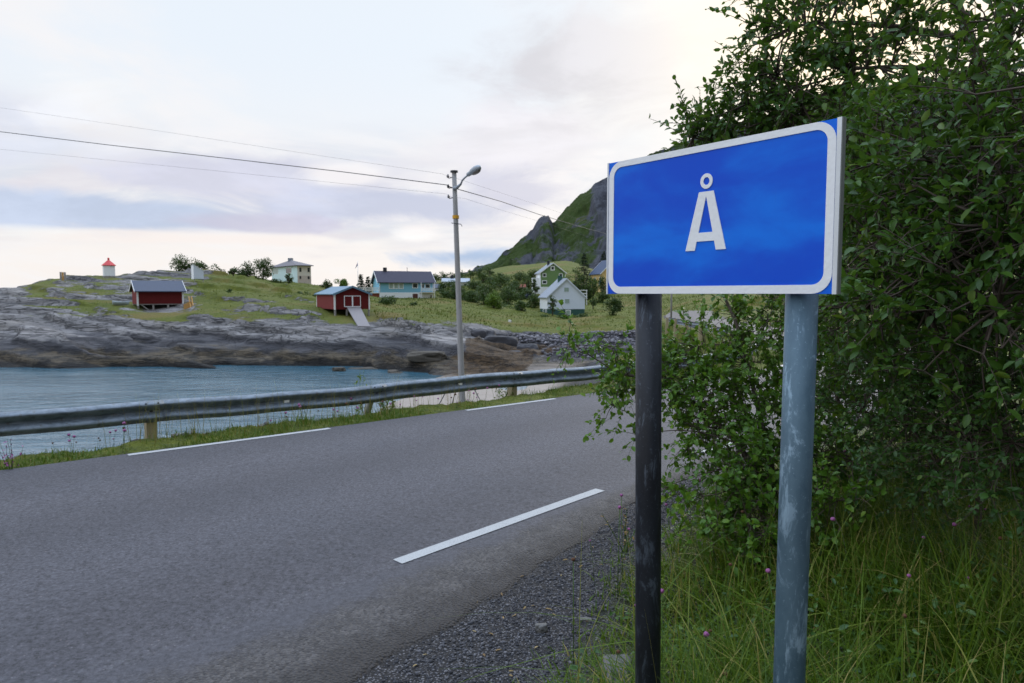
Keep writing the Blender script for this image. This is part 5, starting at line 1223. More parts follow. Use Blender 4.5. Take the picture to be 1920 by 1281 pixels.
# ------------------------------------------------------------------ goat willow on the right
gz0 = float(ground_z(3.9, 4.9))
wl = [lobe(1490, 50, 4.9, .42, 1.3), lobe(1455, 140, 4.9, .30, .8), lobe(1400, 195, 5.0, .22, .45), lobe(1500, 190, 4.7, .36, 1.1), lobe(1600, 130, 4.6, .46, 1.4), lobe(1560, -60, 5, .5, 1.0), lobe(1480, -120, 5.2, .4, .7),
      lobe(1300, 258, 5.2, .13, .45), lobe(1345, 245, 5.2, .17, .5), lobe(1330, 262, 5.3, .14, .4), lobe(1420, 255, 5.0, .26, .6), lobe(1700, 240, 4.1, .46, 1.5), lobe(1650, 330, 4.2, .42, 1.3), lobe(1840, 170, 3.9, .44, 1.1), lobe(1900, 40, 3.6, .42, .8), lobe(1800, -110, 4.4, .5, .5), lobe(1650, 60, 4.9, .25, .25),
      lobe(1790, 330, 3.5, .46, 1.5), lobe(1900, 260, 3.2, .45, 1.4), lobe(1660, 450, 3.9, .42, 1.2), lobe(1780, 470, 3.4, .45, 1.4), lobe(1890, 420, 3.0, .42, 1.3), lobe(1640, 560, 3.9, .36, .9), lobe(1740, 580, 3.5, .42, 1.2), lobe(1870, 580, 3.0, .40, 1.2),
      lobe(1960, 160, 3.2, .5, 1.0), lobe(2050, 380, 2.9, .5, 1.0), lobe(2020, 560, 2.8, .45, .8), lobe(2200, 150, 2.6, .7, .8), lobe(2200, -250, 3.0, .9, .9), lobe(1900, -300, 3.8, .9, .8),
      lobe(1650, 290, 5.8, .7, 1.3), lobe(1850, 400, 5.6, .9, 2.0), lobe(1700, 520, 5.4, .8, 1.8), lobe(1950, 500, 5.0, 1.0, 1.8), lobe(1600, 420, 5.2, .5, 1.0), lobe(2100, 300, 5.0, 1.2, 1.4), lobe(1560, 300, 5.4, .45, .9)]
leafy_tree('goat_willow', 'large dark goat willow with oval leaves filling the right side behind the sign', 'tree',
           [[(4.1, 4.9, gz0 - .3), (4.0, 4.9, gz0 + 1.0), (3.7, 4.8, gz0 + 2.2), (3.2, 4.9, gz0 + 3.4), (2.8, 5.0, gz0 + 4.5)], [(4.1, 4.9, gz0), (4.3, 4.4, gz0 + 1.2), (3.6, 4.0, gz0 + 2.1), (3.0, 3.7, gz0 + 2.9)], [(4.0, 5.0, gz0), (3.6, 5.4, gz0 + 1.1), (3.0, 5.6, gz0 + 1.9), (2.3, 5.6, gz0 + 2.5)]],
           wl, 1150, .057, .56, M['willow_leaf'], 11, .26, 3, .05, .028)

# ------------------------------------------------------------------ young birch behind the posts
gb0 = P(1455, 1010, 4.3); gb0.z = float(ground_z(gb0.x, gb0.y)) - .1
bl_ = [lobe(1240, 705, 5.0, .26, 1.1), lobe(1170, 715, 5.0, .20, .6), lobe(1145, 650, 5.0, .13, .25), lobe(1070, 640, 5.0, .13, .16), lobe(1150, 760, 4.9, .12, .2), lobe(1310, 650, 5.1, .26, 1.0), lobe(1320, 740, 4.8, .28, 1.3), lobe(1400, 680, 5.0, .32, 1.3), lobe(1400, 790, 4.7, .30, 1.3), lobe(1300, 800, 4.7, .20, .6),
       lobe(1440, 600, 5.2, .28, .9), lobe(1380, 590, 5.3, .2, .5), lobe(1480, 560, 5.4, .3, .8), lobe(1370, 880, 4.4, .28, 1.1), lobe(1440, 900, 4.3, .3, 1.2), lobe(1320, 930, 4.2, .16, .35), lobe(1400, 975, 4.1, .26, .8), lobe(1500, 720, 4.8, .35, 1.2), lobe(1540, 850, 4.4, .3, .9), lobe(1560, 640, 5.0, .35, .9), lobe(1335, 990, 4.1, .12, .25), lobe(1430, 1000, 4.0, .18, .4), lobe(1570, 940, 3.9, .2, .5), lobe(1195, 820, 4.8, .05, .06), lobe(1255, 910, 4.4, .05, .06)]
leafy_tree('young_birch', 'young birch with small bright rounded leaves behind the two sign posts', 'tree',
           [[tuple(gb0), tuple(P(1450, 900, 4.5)), tuple(P(1420, 760, 4.8)), tuple(P(1385, 620, 5.1)), tuple(P(1350, 540, 5.3))], [tuple(gb0), tuple(P(1500, 860, 4.6)), tuple(P(1490, 700, 4.9)), tuple(P(1470, 560, 5.3))], [tuple(gb0), tuple(P(1410, 880, 4.5)), tuple(P(1330, 780, 4.8)), tuple(P(1240, 720, 5.0)), tuple(P(1160, 700, 5.0))]],
           bl_, 600, .044, .74, M['birch_leaf'], 9, .17, 3, .22, .011)

# ------------------------------------------------------------------ bushes in the shade
def bush(name, label, base, lobes_, n, leaf, w_, mat, **k): return leafy_tree(name, label, 'bush', [[tuple(base), tuple(base + Vector((.05, .05, .5))), tuple(base + Vector((.0, .1, 1.0)))]], lobes_, n, leaf, w_, mat, **k)
b0 = Vector((2.7, 3.9, float(ground_z(2.7, 3.9)) - .1))
bush('rose_bush', 'dark wild rose bush with small leaflets in the shade under the goat willow', b0,
     [lobe(1680, 690, 4.2, .38, 1.2), lobe(1790, 680, 3.8, .40, 1.4), lobe(1890, 700, 3.4, .4, 1.4), lobe(1700, 800, 3.9, .34, 1.1), lobe(1800, 810, 3.5, .36, 1.3), lobe(1900, 830, 3.1, .34, 1.1), lobe(1620, 760, 4.4, .3, .8), lobe(1600, 860, 4.2, .26, .6), lobe(2030, 760, 3.0, .45, .9), lobe(1750, 880, 3.8, .3, .7), lobe(1760, 620, 4.6, .5, 1.0), lobe(1900, 600, 4.2, .5, 1.0)],
     420, .036, .62, M['bush_leaf'], per_twig=12, twig_len=.2, twigs=3, limb_r=.012)
b0 = Vector((3.1, 6.4, float(ground_z(3.1, 6.4)) - .1))
bush('alder_bush', 'dense green thicket bush between the birch and the goat willow', b0,
     [lobe(1560, 560, 6.4, .6, 1.2), lobe(1650, 640, 6.2, .7, 1.4), lobe(1780, 700, 5.8, .8, 1.4), lobe(1950, 720, 5.4, .9, 1.2), lobe(1560, 720, 6.0, .45, .8), lobe(1660, 800, 5.6, .5, .8), lobe(1620, 440, 6.6, .5, .7)],
     300, .06, .6, M['willow_leaf'], per_twig=11, twig_len=.3, twigs=3, limb_r=.02)

# ------------------------------------------------------------------ grass
def blades(name, pos, length, width, lean, mat, rnd, bend=.5, segs=4):
    n = len(pos); az = rng.uniform(0, 2 * np.pi, n); d = np.stack([np.cos(az), np.sin(az), np.zeros(n)], 1); sdv = np.stack([-np.sin(az + rng.normal(size=n) * .6), np.cos(az), np.zeros(n)], 1)
    t = np.linspace(0, 1, segs + 1)
    out_ = lean[:, None] * (t[None] * .35 + t[None] ** 2 * bend * 1.2)              # horizontal travel / length
    upz = t[None] * (1 - .22 * lean[:, None]) - (lean[:, None] * bend * .55) * t[None] ** 3
    cen = pos[:, None] + d[:, None] * (out_ * length[:, None])[..., None]; cen[..., 2] += upz * length[:, None]
    wd = (width[:, None] * (1 - t[None] ** 1.6) + .0004)[..., None]
    V = np.stack([cen - sdv[:, None] * wd, cen + sdv[:, None] * wd], 2).reshape(n, -1, 3)
    k = np.arange(segs)[:, None] * 2; f = np.concatenate([k, k + 1, k + 3, k + 2], 1).reshape(-1)
    F_ = (np.arange(n)[:, None] * (2 * (segs + 1)) + f[None]).reshape(-1)
    o = np_mesh(name, V.reshape(-1, 3), F_, 4, mat, None, dict(rnd=np.repeat(rnd, 2 * (segs + 1))), sm=True)
    return tag(o, kind='stuff')
def pick(n, xr, yr, test):
    o = []; c = 0
    while c < n:
        x, y = rng.uniform(*xr, n * 3), rng.uniform(*yr, n * 3); m = test(x, y); o.append(np.stack([x[m], y[m]], 1)); c += m.sum()
    return np.concatenate(o)[:n]
near_s = lambda x, y: -signed(NEAR, x, y)
far_s = lambda x, y: signed(FAR, x, y)
# near verge: tall meadow grass, lower and sparser towards the gravel
def t_near(x, y):
    s_ = grass_s(near_s(x, y), y) + fbm(x * .9, y * .9, 4.4, 4) * .30; den = fbm(x * 2.2, y * 2.2, 31, 3) * .5 + .62
    px = 960 + F * x / y
    return (s_ > 1.15) & (rng.random(x.shape) < ss(s_, 1.15, 1.95) * np.clip(den, .12, 1)) & (px > 850) & (px < 2250) & (np.hypot(x, y) > 1.55)
q = pick(30000, (-1.0, 6.5), (1.2, 7.5), t_near)
s_ = grass_s(near_s(q[:, 0], q[:, 1]), q[:, 1]); z = ground_z(q[:, 0], q[:, 1])
tall = ss(s_, 1.3, 2.8); L = (.10 + .50 * tall) * rng.uniform(.45, 1.15, len(q)) * (.75 + .5 * (fbm(q[:, 0] * 1.5, q[:, 1] * 1.5, 44, 3) + .5))
rnd = np.clip(rng.beta(1.1, 1.8, len(q)) * .80 + .15 * fbm(q[:, 0] * 2, q[:, 1] * 2, 50, 2), 0, .72); dry = rng.random(len(q)) < .085; rnd[dry] = rng.uniform(.85, 1, dry.sum())
blades('verge_grass', np.column_stack([q, z - .01]), L, rng.uniform(.0022, .0058, len(q)), rng.uniform(.15, 1.05, len(q)), M['grass_blade'], rnd, .6, 5)
# broad leaved weeds among the grass
q = pick(9000, (.2, 5.5), (1.7, 7.0), lambda x, y: (grass_s(near_s(x, y), y) > 1.5) & (np.hypot(x, y) > 1.8) & (960 + F * x / y > 1080) & (fbm(x * 1.6, y * 1.6, 23, 3) > -.06))
zz_ = ground_z(q[:, 0], q[:, 1]) + .03 + .34 * rng.random(len(q)) ** 1.5 * ss(near_s(q[:, 0], q[:, 1]), 1.4, 2.6)
wo = leaves('leafy_weeds', np.column_stack([q, zz_]), np.column_stack([rng.normal(size=(len(q), 2)), rng.normal(size=len(q)) * .25]), np.array([0, 0, 1.]) + rng.normal(size=(len(q), 3)) * .45, rng.uniform(.018, .050, len(q)), .55, M['bush_leaf']); tag(wo, kind='stuff')
# far verge: a narrow mown looking strip with tufts
def t_far(x, y):
    s_ = far_s(x, y) + fbm(x * 1.2, y * 1.2, 61, 3) * .22; den = fbm(x * 1.1, y * 1.1, 33, 3) * 1.1 + .62
    return (s_ > .04) & (s_ < 1.5) & (rng.random(x.shape) < (1 - ss(s_, .40, 1.0)) * np.clip(den, .1, 1))
q = pick(15000, (-8.5, 9), (4.5, 22), t_far)
z = ground_z(q[:, 0], q[:, 1]); clump = np.clip(fbm(q[:, 0] * 1.1, q[:, 1] * 1.1, 33, 3) * 1.3 + .55, .15, 1.3)
posts_s = np.array([[rail_at(s_)[0].x, rail_at(s_)[0].y] for s_ in js if rail_at(s_)[0].y > 2]); dpost = np.min(np.hypot(q[:, None, 0] - posts_s[None, :, 0], q[:, None, 1] - posts_s[None, :, 1]), 1)
extra = np.exp(-(dpost / .35) ** 2) + 1.1 * np.exp(-((q[:, 0] + 2.9) ** 2 + (q[:, 1] - 9.15) ** 2) / .08)
L = (.035 + .065 * clump + .22 * extra) * rng.uniform(.5, 1.3, len(q))
rnd = np.clip(rng.beta(2, 2.4, len(q)) * .75, 0, .75); dry = rng.random(len(q)) < .08; rnd[dry] = rng.uniform(.85, 1, dry.sum())
blades('roadside_grass', np.column_stack([q, z - .01]), L, rng.uniform(.0022, .0052, len(q)), rng.uniform(.1, .9, len(q)), M['verge_blade'], rnd, .5, 4)
# thin seed stalks standing up to the rail
q = pick(230, (-7.5, 4), (4.8, 15), lambda x, y: (far_s(x, y) > .15) & (far_s(x, y) < .9) & (fbm(x * .8, y * .8, 71, 2) > -.05))
blades('seed_stalks', np.column_stack([q, ground_z(q[:, 0], q[:, 1])]), rng.uniform(.3, .7, len(q)), np.full(len(q), .0022), rng.uniform(.05, .45, len(q)), M['verge_blade'], rng.uniform(.75, 1, len(q)), .4, 5)
q = pick(260, (.2, 4), (1.6, 6), lambda x, y: (near_s(x, y) > 1.6) & (np.hypot(x, y) > 1.8) & (960 + F * x / y > 1040))
blades('tall_stalks', np.column_stack([q, ground_z(q[:, 0], q[:, 1])]), rng.uniform(.5, .95, len(q)), np.full(len(q), .0019), rng.uniform(.05, .6, len(q)), M['grass_blade'], rng.uniform(.6, 1, len(q)), .5, 6)
q = pick(420, (.5, 4.5), (1.7, 5.5), lambda x, y: (near_s(x, y) > 1.9) & (np.hypot(x, y) > 1.9) & (960 + F * x / y > 1120))
blades('broad_blades', np.column_stack([q, ground_z(q[:, 0], q[:, 1])]), rng.uniform(.55, 1.0, len(q)), rng.uniform(.003, .0065, len(q)), rng.uniform(.5, 1.5, len(q)), M['grass_blade'], rng.uniform(.2, .8, len(q)), .8, 8)
# meadow and heath tufts on the headland and the slopes
def t_mead(x, y):
    g = samp(gm, x, y); px = 960 + F * x / y
    return ~((np.abs(px - 305) < 62) & (np.abs(y - 95) < 8)) & ~((np.abs(px - 655) < 48) & (np.abs(y - 85) < 6)) & (px > -120) & (px < 1320) & (g + rng.normal(size=x.shape) * .05 > .53) & (rng.random(x.shape) < .35 + .65 * (fbm(x * .12, y * .12, 81, 3) > -.1))
q = pick(42000, (-75, 70), (80, 250), t_mead)
z = ground_z(q[:, 0], q[:, 1]); hh = (.22 + .28 * np.clip(fbm(q[:, 0] * .1, q[:, 1] * .1, 91, 3) + .5, 0, 1)) * (1 + .5 * ss(q[:, 1], 120, 200)) * (1 - .55 * (1 - ss(q[:, 0], -40, -18)))
rnd = np.clip(rng.beta(2, 2.2, len(q)) * .7 + .35 * fbm(q[:, 0] * .07, q[:, 1] * .07, 95, 3) + .05, 0, 1)
M['meadow_blade'] = leaf_mat('meadow_blade', (.046, .072, .007, 1), (.090, .112, .010, 1), (.19, .13, .030, 1), .6, .25, .2)
blades('meadow_grass', np.column_stack([q, z - .03]), hh * rng.uniform(.5, 1.3, len(q)), rng.uniform(.035, .09, len(q)), rng.uniform(.2, .9, len(q)), M['meadow_blade'], rnd, .5, 2)

# ------------------------------------------------------------------ stones and gravel
def ico(sub):
    bm = bmesh.new(); bmesh.ops.create_icosphere(bm, subdivisions=sub, radius=1); V = np.array([v.co[:] for v in bm.verts]); F_ = np.array([[v.index for v in f.verts] for f in bm.faces]); bm.free(); return V, F_
IV, IF = ico(1)
def pebbles(name, pos, size, mat, kind='stuff'):
    n = len(pos); ph = rng.random((n, 1, 1)) * 50
    V = IV[None] * (1 + .35 * (rng.random((n, 12, 1)) - .5)) * np.stack([rng.uniform(.7, 1.3, n), rng.uniform(.6, 1.1, n), rng.uniform(.35, .8, n)], 1)[:, None]
    a = rng.uniform(0, 6.28, n); c_, s_ = np.cos(a)[:, None], np.sin(a)[:, None]
    V = np.stack([V[..., 0] * c_ - V[..., 1] * s_, V[..., 0] * s_ + V[..., 1] * c_, V[..., 2]], -1) * size[:, None, None] + pos[:, None]
    F_ = (np.arange(n)[:, None, None] * 12 + IF[None]).reshape(-1)
    return tag(np_mesh(name, V.reshape(-1, 3), F_, 3, mat, None, dict(rnd=np.repeat(rng.random(n), 12)), sm=False), kind=kind)
def stone_mat(name, c0, c1, c2):
    m, nt, b = new_mat(name); r = attr(nt, 'rnd'); cr = nt.nodes.new('ShaderNodeValToRGB'); nt.links.new(r, cr.inputs[0]); e = cr.color_ramp.elements
    e[0].color = c0; e[1].color = c2; k = e.new(.72); k.color = c1
    n = noise(nt, worldpos(nt), 60, 4, .6); setin(nt, b, Base_Color=mixc(nt, math_(nt, 'MULTIPLY', n, .5), cr.outputs[0], (.03, .03, .03, 1)), Roughness=.8, Specular_IOR_Level=.25); return m
M['gravel_stone'] = stone_mat('gravel_stone', (.028, .028, .033, 1), (.080, .082, .095, 1), (.20, .195, .21, 1))
def t_grav(x, y):
    s0 = near_s(x, y); s_ = s0 * .66 / strip_w(y + .68 * s0); e_ = grass_s(s0, y) + fbm(x * .9, y * .9, 4.4, 4) * .30
    return (s_ > .56) & (rng.random(x.shape) < ss(s_, .56, .80)) & (e_ < 1.75) & (rng.random(x.shape) < 1 - ss(e_, 1.2, 1.75))
q = pick(19000, (-3.2, 2.6), (1.8, 6.6), t_grav)
size = .0028 + .0095 * rng.random(len(q)) ** 4.5
pebbles('gravel', np.column_stack([q, ground_z(q[:, 0], q[:, 1]) + size * .25]), size, M['gravel_stone'])
q = pick(2200, (-9, 4), (6.5, 18), lambda x, y: (far_s(x, y) > .75) & (far_s(x, y) < 2.6) & (960 + F * x / y < 500))
size = .012 + .05 * rng.random(len(q)) ** 2.5
M['bank_stone'] = stone_mat('bank_stone', (.10, .095, .09, 1), (.30, .28, .27, 1), (.48, .46, .44, 1))
pebbles('bank_stones', np.column_stack([q, ground_z(q[:, 0], q[:, 1]) + size * .2]), size, M['bank_stone'])
def t_sh(x, y): return (samp(shingle, x, y) > .45) & (rng.random(x.shape) < samp(shingle, x, y))
q = pick(5200, (-3, 22), (62, 101), t_sh); size = .07 + .24 * rng.random(len(q)) ** 2
M['shingle_stone'] = stone_mat('shingle_stone', (.07, .068, .075, 1), (.22, .21, .23, 1), (.40, .38, .40, 1))
pebbles('shingle', np.column_stack([q, ground_z(q[:, 0], q[:, 1]) + size * .2]), size, M['shingle_stone'])
def rock_mat(name, a, b_, c_):
    m, nt, b = new_mat(name); p = worldpos(nt); n = noise(nt, p, 1.3, 6, .65, .4); f = noise(nt, p, 7, 5, .7)
    c = mixc(nt, n, a, b_); c = mixc(nt, math_(nt, 'MULTIPLY', sstep(nt, f, .5, .7), .5), c, c_)
    setin(nt, b, Base_Color=c, Roughness=.8, Specular_IOR_Level=.3); bump(nt, b, math_(nt, 'ADD', n, f), .6, .06); return m
M['boulder_tan'] = rock_mat('boulder_tan', (.04, .036, .03, 1), (.115, .098, .075, 1), (.03, .028, .025, 1))
M['boulder_dark'] = rock_mat('boulder_dark', (.030, .030, .034, 1), (.085, .083, .09, 1), (.015, .014, .014, 1))
M['stone_grey'] = rock_mat('stone_grey', (.10, .097, .093, 1), (.165, .158, .148, 1), (.07, .068, .06, 1))
BV, BF = ico(4)
def boulder(name, px, py, Y, r, mat, label, cat, seed, flat=.6, sink=.35, group=None, z=None):
    c = P(px, py, Y); c.z = float(ground_z(c.x, c.y)) if z is None else z
    r = np.array(r if hasattr(r, '__len__') else (r, r * .9, r * flat))
    n = fbm(BV[:, 0] * 1.3 + seed, BV[:, 1] * 1.3, BV[:, 2] * 1.3, 4)
    n2 = fbm(BV[:, 0] * 4 + seed, BV[:, 1] * 4, BV[:, 2] * 4, 4); V = BV * (1 + .75 * n + .18 * n2)[:, None] * r; V = np.sign(V) * np.minimum(np.abs(V), r * .72) * .75 + V * .25
    V = V + np.array(c) + np.array([0, 0, r[2] * (1 - 2 * sink) * .5])
    o = np_mesh(name, V, BF.reshape(-1), 3, M[mat], None, None, sm=True, loc=c); return tag(o, label, cat, group)
for a in (('shore_boulder', 635, 695, 68.5, (.78, .6, .42), 'boulder_tan', 'low tan boulder standing in the shallow water below the red shed', 'rock', 1.3),
          ('shore_boulder', 741, 696, 67.0, (.98, .8, .72), 'boulder_tan', 'rounded tan boulder at the edge of the sand below the shed ramp', 'rock', 4.4),
          ('shore_boulder', 690, 681, 71, (2.6, 1.3, .8), 'boulder_tan', 'long low tan rock between the two rounded boulders at the waterline', 'rock', 9.1),
          ('shore_boulder', 800, 688, 69, (2.4, 1.2, .62), 'boulder_tan', 'flat tan rock at the waterline just left of the leaning pole', 'rock', 6.6),
          ('shore_boulder', 905, 636, 80, (1.9, 1.4, 1.2), 'boulder_dark', 'dark hump of rock at the left end of the shingle beach', 'rock', 2.2),
          ('shore_boulder', 938, 648, 78, (2.4, 1.6, 1.1), 'boulder_dark', 'large dark boulder beside the seaweed at the head of the cove', 'rock', 7.7),
          ('shore_boulder', 962, 664, 74, (1.9, 1.2, .9), 'boulder_dark', 'black wet boulder in front of the large dark boulder in the cove', 'rock', 3.9),
          ('shore_boulder', 990, 659, 76, (1.5, 1.0, .8), 'boulder_dark', 'small dark boulder rightmost of the rocks in the cove', 'rock', 5.2)):
    kw = dict(z=SEA) if a[1] in (635,) else {}
    boulder(*a, group='boulders along the shore', **kw)
boulder('pebble_stone', 1015, 1118, 3.62, (.040, .034, .036), 'stone_grey', 'fist sized grey stone lying alone on the gravel shoulder', 'stone', 1.1, sink=.2)
boulder('pebble_stone', 1098, 1096, 3.75, (.045, .028, .012), 'stone_grey', 'small flat pale stone on the gravel right of the rounded stone', 'stone', 8.1, sink=.2)
boulder('edge_slab', 1160, 1205, 3.05, (.085, .13, .10), 'stone_grey', 'grey stone slab standing in the grass left of the dark sign post', 'stone', 3.3, sink=.15)
# fallen leaves on the gravel
q = pick(60, (-1.5, 1.6), (2.6, 5.5), lambda x, y: (near_s(x, y) > .7) & (near_s(x, y) < 1.6))
M['dry_leaf'] = leaf_mat('dry_leaf', (.16, .09, .03, 1), (.26, .17, .06, 1), (.36, .27, .12, 1), .7, .1)
tag(leaves('fallen_leaves', np.column_stack([q, ground_z(q[:, 0], q[:, 1]) + .008]), np.column_stack([rng.normal(size=(60, 2)), np.zeros(60)]), np.array([0, 0, 1.]) + rng.normal(size=(60, 3)) * .25, rng.uniform(.02, .045, 60), .35, M['dry_leaf']), kind='stuff')

# ------------------------------------------------------------------ clover flowers and sprigs
IV2, IF2 = ico(3)
def clover_proto(h, r, head_mat, label, group, loc):
    t = empty('clover_flower', Vector(loc), label, 'flower', group)
    b = Vector(loc); top = b + Vector((.03 * h / .2, .01, h))
    MB().tube([b - Vector((0, 0, .02)), b.lerp(top, .5) + Vector((-.005, 0, 0)), top], [.0022, .0018, .0016], 5).build('stem', M['stalk'], t, True)
    V = IV2 * (1 + .35 * (1.6 * rng.random((len(IV2), 1)) - .5)) * np.array([1, 1, .9]) * r * .62 + np.array(top)
    np_mesh('flower_head', V, IF2.reshape(-1), 3, M[head_mat], t)
    return t
def dupe(t, loc, rz, sc, label=None):
    c = t.copy(); COL.objects.link(c); c.location = loc; c.rotation_euler = (0, 0, rz); c.scale = (sc,) * 3
    if label: c['label'] = label
    for ch in t.children:
        d = ch.copy(); COL.objects.link(d); d.parent = c
    return c
def scatter_flowers(n, region, xr, yr, h, r, mat, label, group):
    q = pick(n, xr, yr, region); pr = None
    for x, y in q:
        loc = Vector((x, y, float(ground_z(x, y))))
        if pr is None: pr = clover_proto(h, r, mat, label, group, loc)
        else: dupe(pr, loc, rng.uniform(0, 6.28), rng.uniform(.6, 1.35))
fr_ = lambda x, y: (far_s(x, y) > .18) & (far_s(x, y) < .85)
bandf = lambda x, y: ((960 + F * x / y > 480) & (960 + F * x / y < 940) & (fbm(x * .9, y * .9, 15, 2) > -.15)) | ((960 + F * x / y > 80) & (960 + F * x / y < 260))
scatter_flowers(30, lambda x, y: fr_(x, y) & bandf(x, y), (-6, 1), (5, 13), .20, .020, 'petal', 'pink clover flower in the roadside grass under the guardrail', 'pink clover under the guardrail')
scatter_flowers(18, lambda x, y: fr_(x, y) & bandf(x, y), (-6, 1), (5, 13), .20, .018, 'dry_head', 'withered brown clover head in the roadside grass under the guardrail', 'withered clover under the guardrail')
nr_ = lambda x, y: (grass_s(near_s(x, y), y) > 1.25) & (960 + F * x / y > 1080) & (960 + F * x / y < 1900) & (np.hypot(x, y) > 2)
scatter_flowers(38, lambda x, y: nr_(x, y) & ((fbm(x, y, 19, 2) > .1) | (960 + F * x / y < 1330)), (.2, 3.6), (1.9, 5.4), .42, .0115, 'petal', 'pink clover flower in the tall grass around the sign posts', 'pink clover around the sign posts')
scatter_flowers(18, nr_, (.2, 3.4), (1.9, 5.2), .40, .011, 'dry_head', 'withered brown clover head in the tall grass around the sign posts', 'withered clover around the sign posts')
def sprig(name, label, px, py, Y, hgt, nleaf, leaf, mat, spread, cat='plant'):
    c = P(px, py, Y); c.z = float(ground_z(c.x, c.y)); t = empty(name, c, label, cat); c = np.array(c); ps, ax, st, sr = [], [], [], []
    for k in range(7):
        e = c + np.array([rng.normal() * spread, rng.normal() * spread, hgt * rng.uniform(.65, 1.05)]); b_ = bez(c - np.array([0, 0, .03]), c + (e - c) * .5 + rng.normal(size=3) * spread * .3, e, 7); st.append(b_); sr.append(np.linspace(.004, .0015, 7))
        f = rng.uniform(.3, 1, nleaf // 7); ps.append(np.stack([np.interp(f, np.linspace(0, 1, 7), b_[:, j]) for j in range(3)], 1)); ax.append(rng.normal(size=(len(f), 3)) + np.array([0, 0, .3]))
    tubes('stems', st, sr, M['stalk'], t, 4)
    ps, ax = np.concatenate(ps), np.concatenate(ax); leaves('foliage', ps, ax, np.array([0, 0, 1.]) + rng.normal(size=ps.shape) * .5, leaf * rng.uniform(.6, 1.2, len(ps)), .5, mat, t)
    return t
M['lime_leaf'] = leaf_mat('lime_leaf', (.09, .16, .015, 1), (.16, .25, .02, 1), (.26, .32, .03, 1), .45, .35)
sprig('willow_shoot', 'yellow green leafy shoot standing up behind the guardrail left of the pole', 678, 750, 10.8, .92, 60, .075, M['lime_leaf'], .14)
sprig('willow_shoot', 'bushy green shoot beside the slanted steel guardrail post', 727, 775, 10.9, .48, 130, .07, M['verge_blade'], .15)
sprig('willow_shoot', 'green leafy shoot around the wooden guardrail post right of the pole', 950, 742, 12.4, .52, 130, .06, M['verge_blade'], .2)
sprig('willow_shoot', 'green sprig poking over the rail right of the pole', 936, 742, 13.2, .95, 60, .06, M['verge_blade'], .10)
sprig('dry_weed', 'yellowish dry weed on the gravel edge left of the dark sign post', 1172, 1005, 4.75, .34, 50, .028, M['dry_leaf'], .10)
sprig('fireweed', 'pink flowering plant at the far left road edge under the guardrail', 22, 880, 6.9, .36, 50, .035, M['petal'], .09)

# ------------------------------------------------------------------ trees and bushes around the houses
def far_tree(name, label, cat, px, pyb, pyt, wpx, Y, mat='far_leaf', n=900, group=None, trunk=.16, airy=.0, low=.12, leaf=.30):
    c = P(px, pyb, Y); gzv = float(ground_z(c.x, c.y)); zb = min(c.z, gzv) if pyb else gzv
    H = (zpix(pyt, Y) - zb) * 1.05; W = wpx * Y / F / 2 * 1.22; n = int(n * 1.45); base = Vector((c.x, c.y, zb - .1))
    t = empty(name, base, label, cat, group); cb = np.array(base); top = cb + np.array([0, 0, H])
    nb = int(9 + 5 * (H / 4)); u = rvec(nb); ctr = np.array([c.x, c.y, zb + H * (.5 + low / 2)]); R3 = np.array([W * .68, W * .68, H * (.5 - low / 2) * .80])
    blobs = ctr + u * R3 * rng.random((nb, 1)) ** .35; br = W * rng.uniform(.26, .5, nb) * (1 - airy * .35)
    k = rng.integers(0, nb, n); d = rvec(n); pos = blobs[k] + d * br[k][:, None] * rng.uniform(.55, 1.12, (n, 1)) ** .8 * np.array([1, 1, .8])
    pos[:, 2] = np.maximum(pos[:, 2], zb + .05)
    nrm = unit(d + rng.normal(size=(n, 3)) * .55 + np.array([0, 0, .35])); col = np.clip(rng.beta(2, 2.4, n) * .75 + rng.random(nb)[k] * .3 - .05, 0, 1)
    leaves('crown', pos, np.cross(nrm, rvec(n)), nrm, np.full(n, leaf) * rng.uniform(.6, 1.25, n) * (Y / 150) ** .5, .8, M[mat], t, col)
    MB().tube([base - Vector((0, 0, .4)), base + Vector((0, 0, H * .35)), Vector(tuple(top - np.array([0, 0, H * .25])))], [trunk, trunk * .7, trunk * .3], 7).build('trunk', M['bark'], t, True)
    st = [bez(cb + np.array([0, 0, H * .25]), (cb + b_) / 2 + np.array([0, 0, H * .2]), b_, 5) for b_ in blobs[:8]]
    tubes('branches', st, [np.linspace(trunk * .4, trunk * .12, 5)] * len(st), M['bark'], t, 4)
    return t
ft = far_tree
ft('round_tree', 'dark round tree on the hilltop behind the white hut', 'tree', 348, 515, 482, 50, 152, n=1300)
ft('round_tree', 'loose paler tree on the hilltop right of the white hut', 'tree', 384, 516, 490, 44, 154, n=600, airy=.8)
ft('hill_bush', 'tiny dark bush alone on the grassy hilltop', 'bush', 413, 517, 503, 9, 150, n=120, leaf=.22)
ft('hill_bush', 'tiny loose bush right beside the dark one on the hilltop', 'bush', 420, 517, 505, 8, 150, n=60, airy=.9, leaf=.2)
ft('hill_tree', 'pale thin bush leftmost of the clump beside the hip roofed house', 'bush', 438, 520, 501, 20, 156, n=260, airy=.9)
ft('hill_tree', 'medium dark tree in the clump left of the hip roofed house', 'tree', 462, 532, 492, 34, 156, n=900)
ft('hill_tree', 'tall loose tree touching the left edge of the hip roofed house', 'tree', 494, 532, 483, 46, 158, n=1300, airy=.3)
ft('hill_bush', 'small dark bush in front of the corner of the hip roofed house', 'bush', 541, 537, 511, 16, 160, n=300)
ft('hill_bush', 'low bush at the foot of the hip roofed house on the left', 'bush', 520, 540, 526, 30, 158, n=350)
ft('garden_tree', 'brownish small tree behind the roof of the red shed', 'tree', 611, 546, 525, 24, 165, n=420, airy=.5)
ft('garden_tree', 'bright green pointed tree behind the roof of the red shed', 'tree', 643, 546, 517, 25, 165, 'far_leaf_bright', n=700)
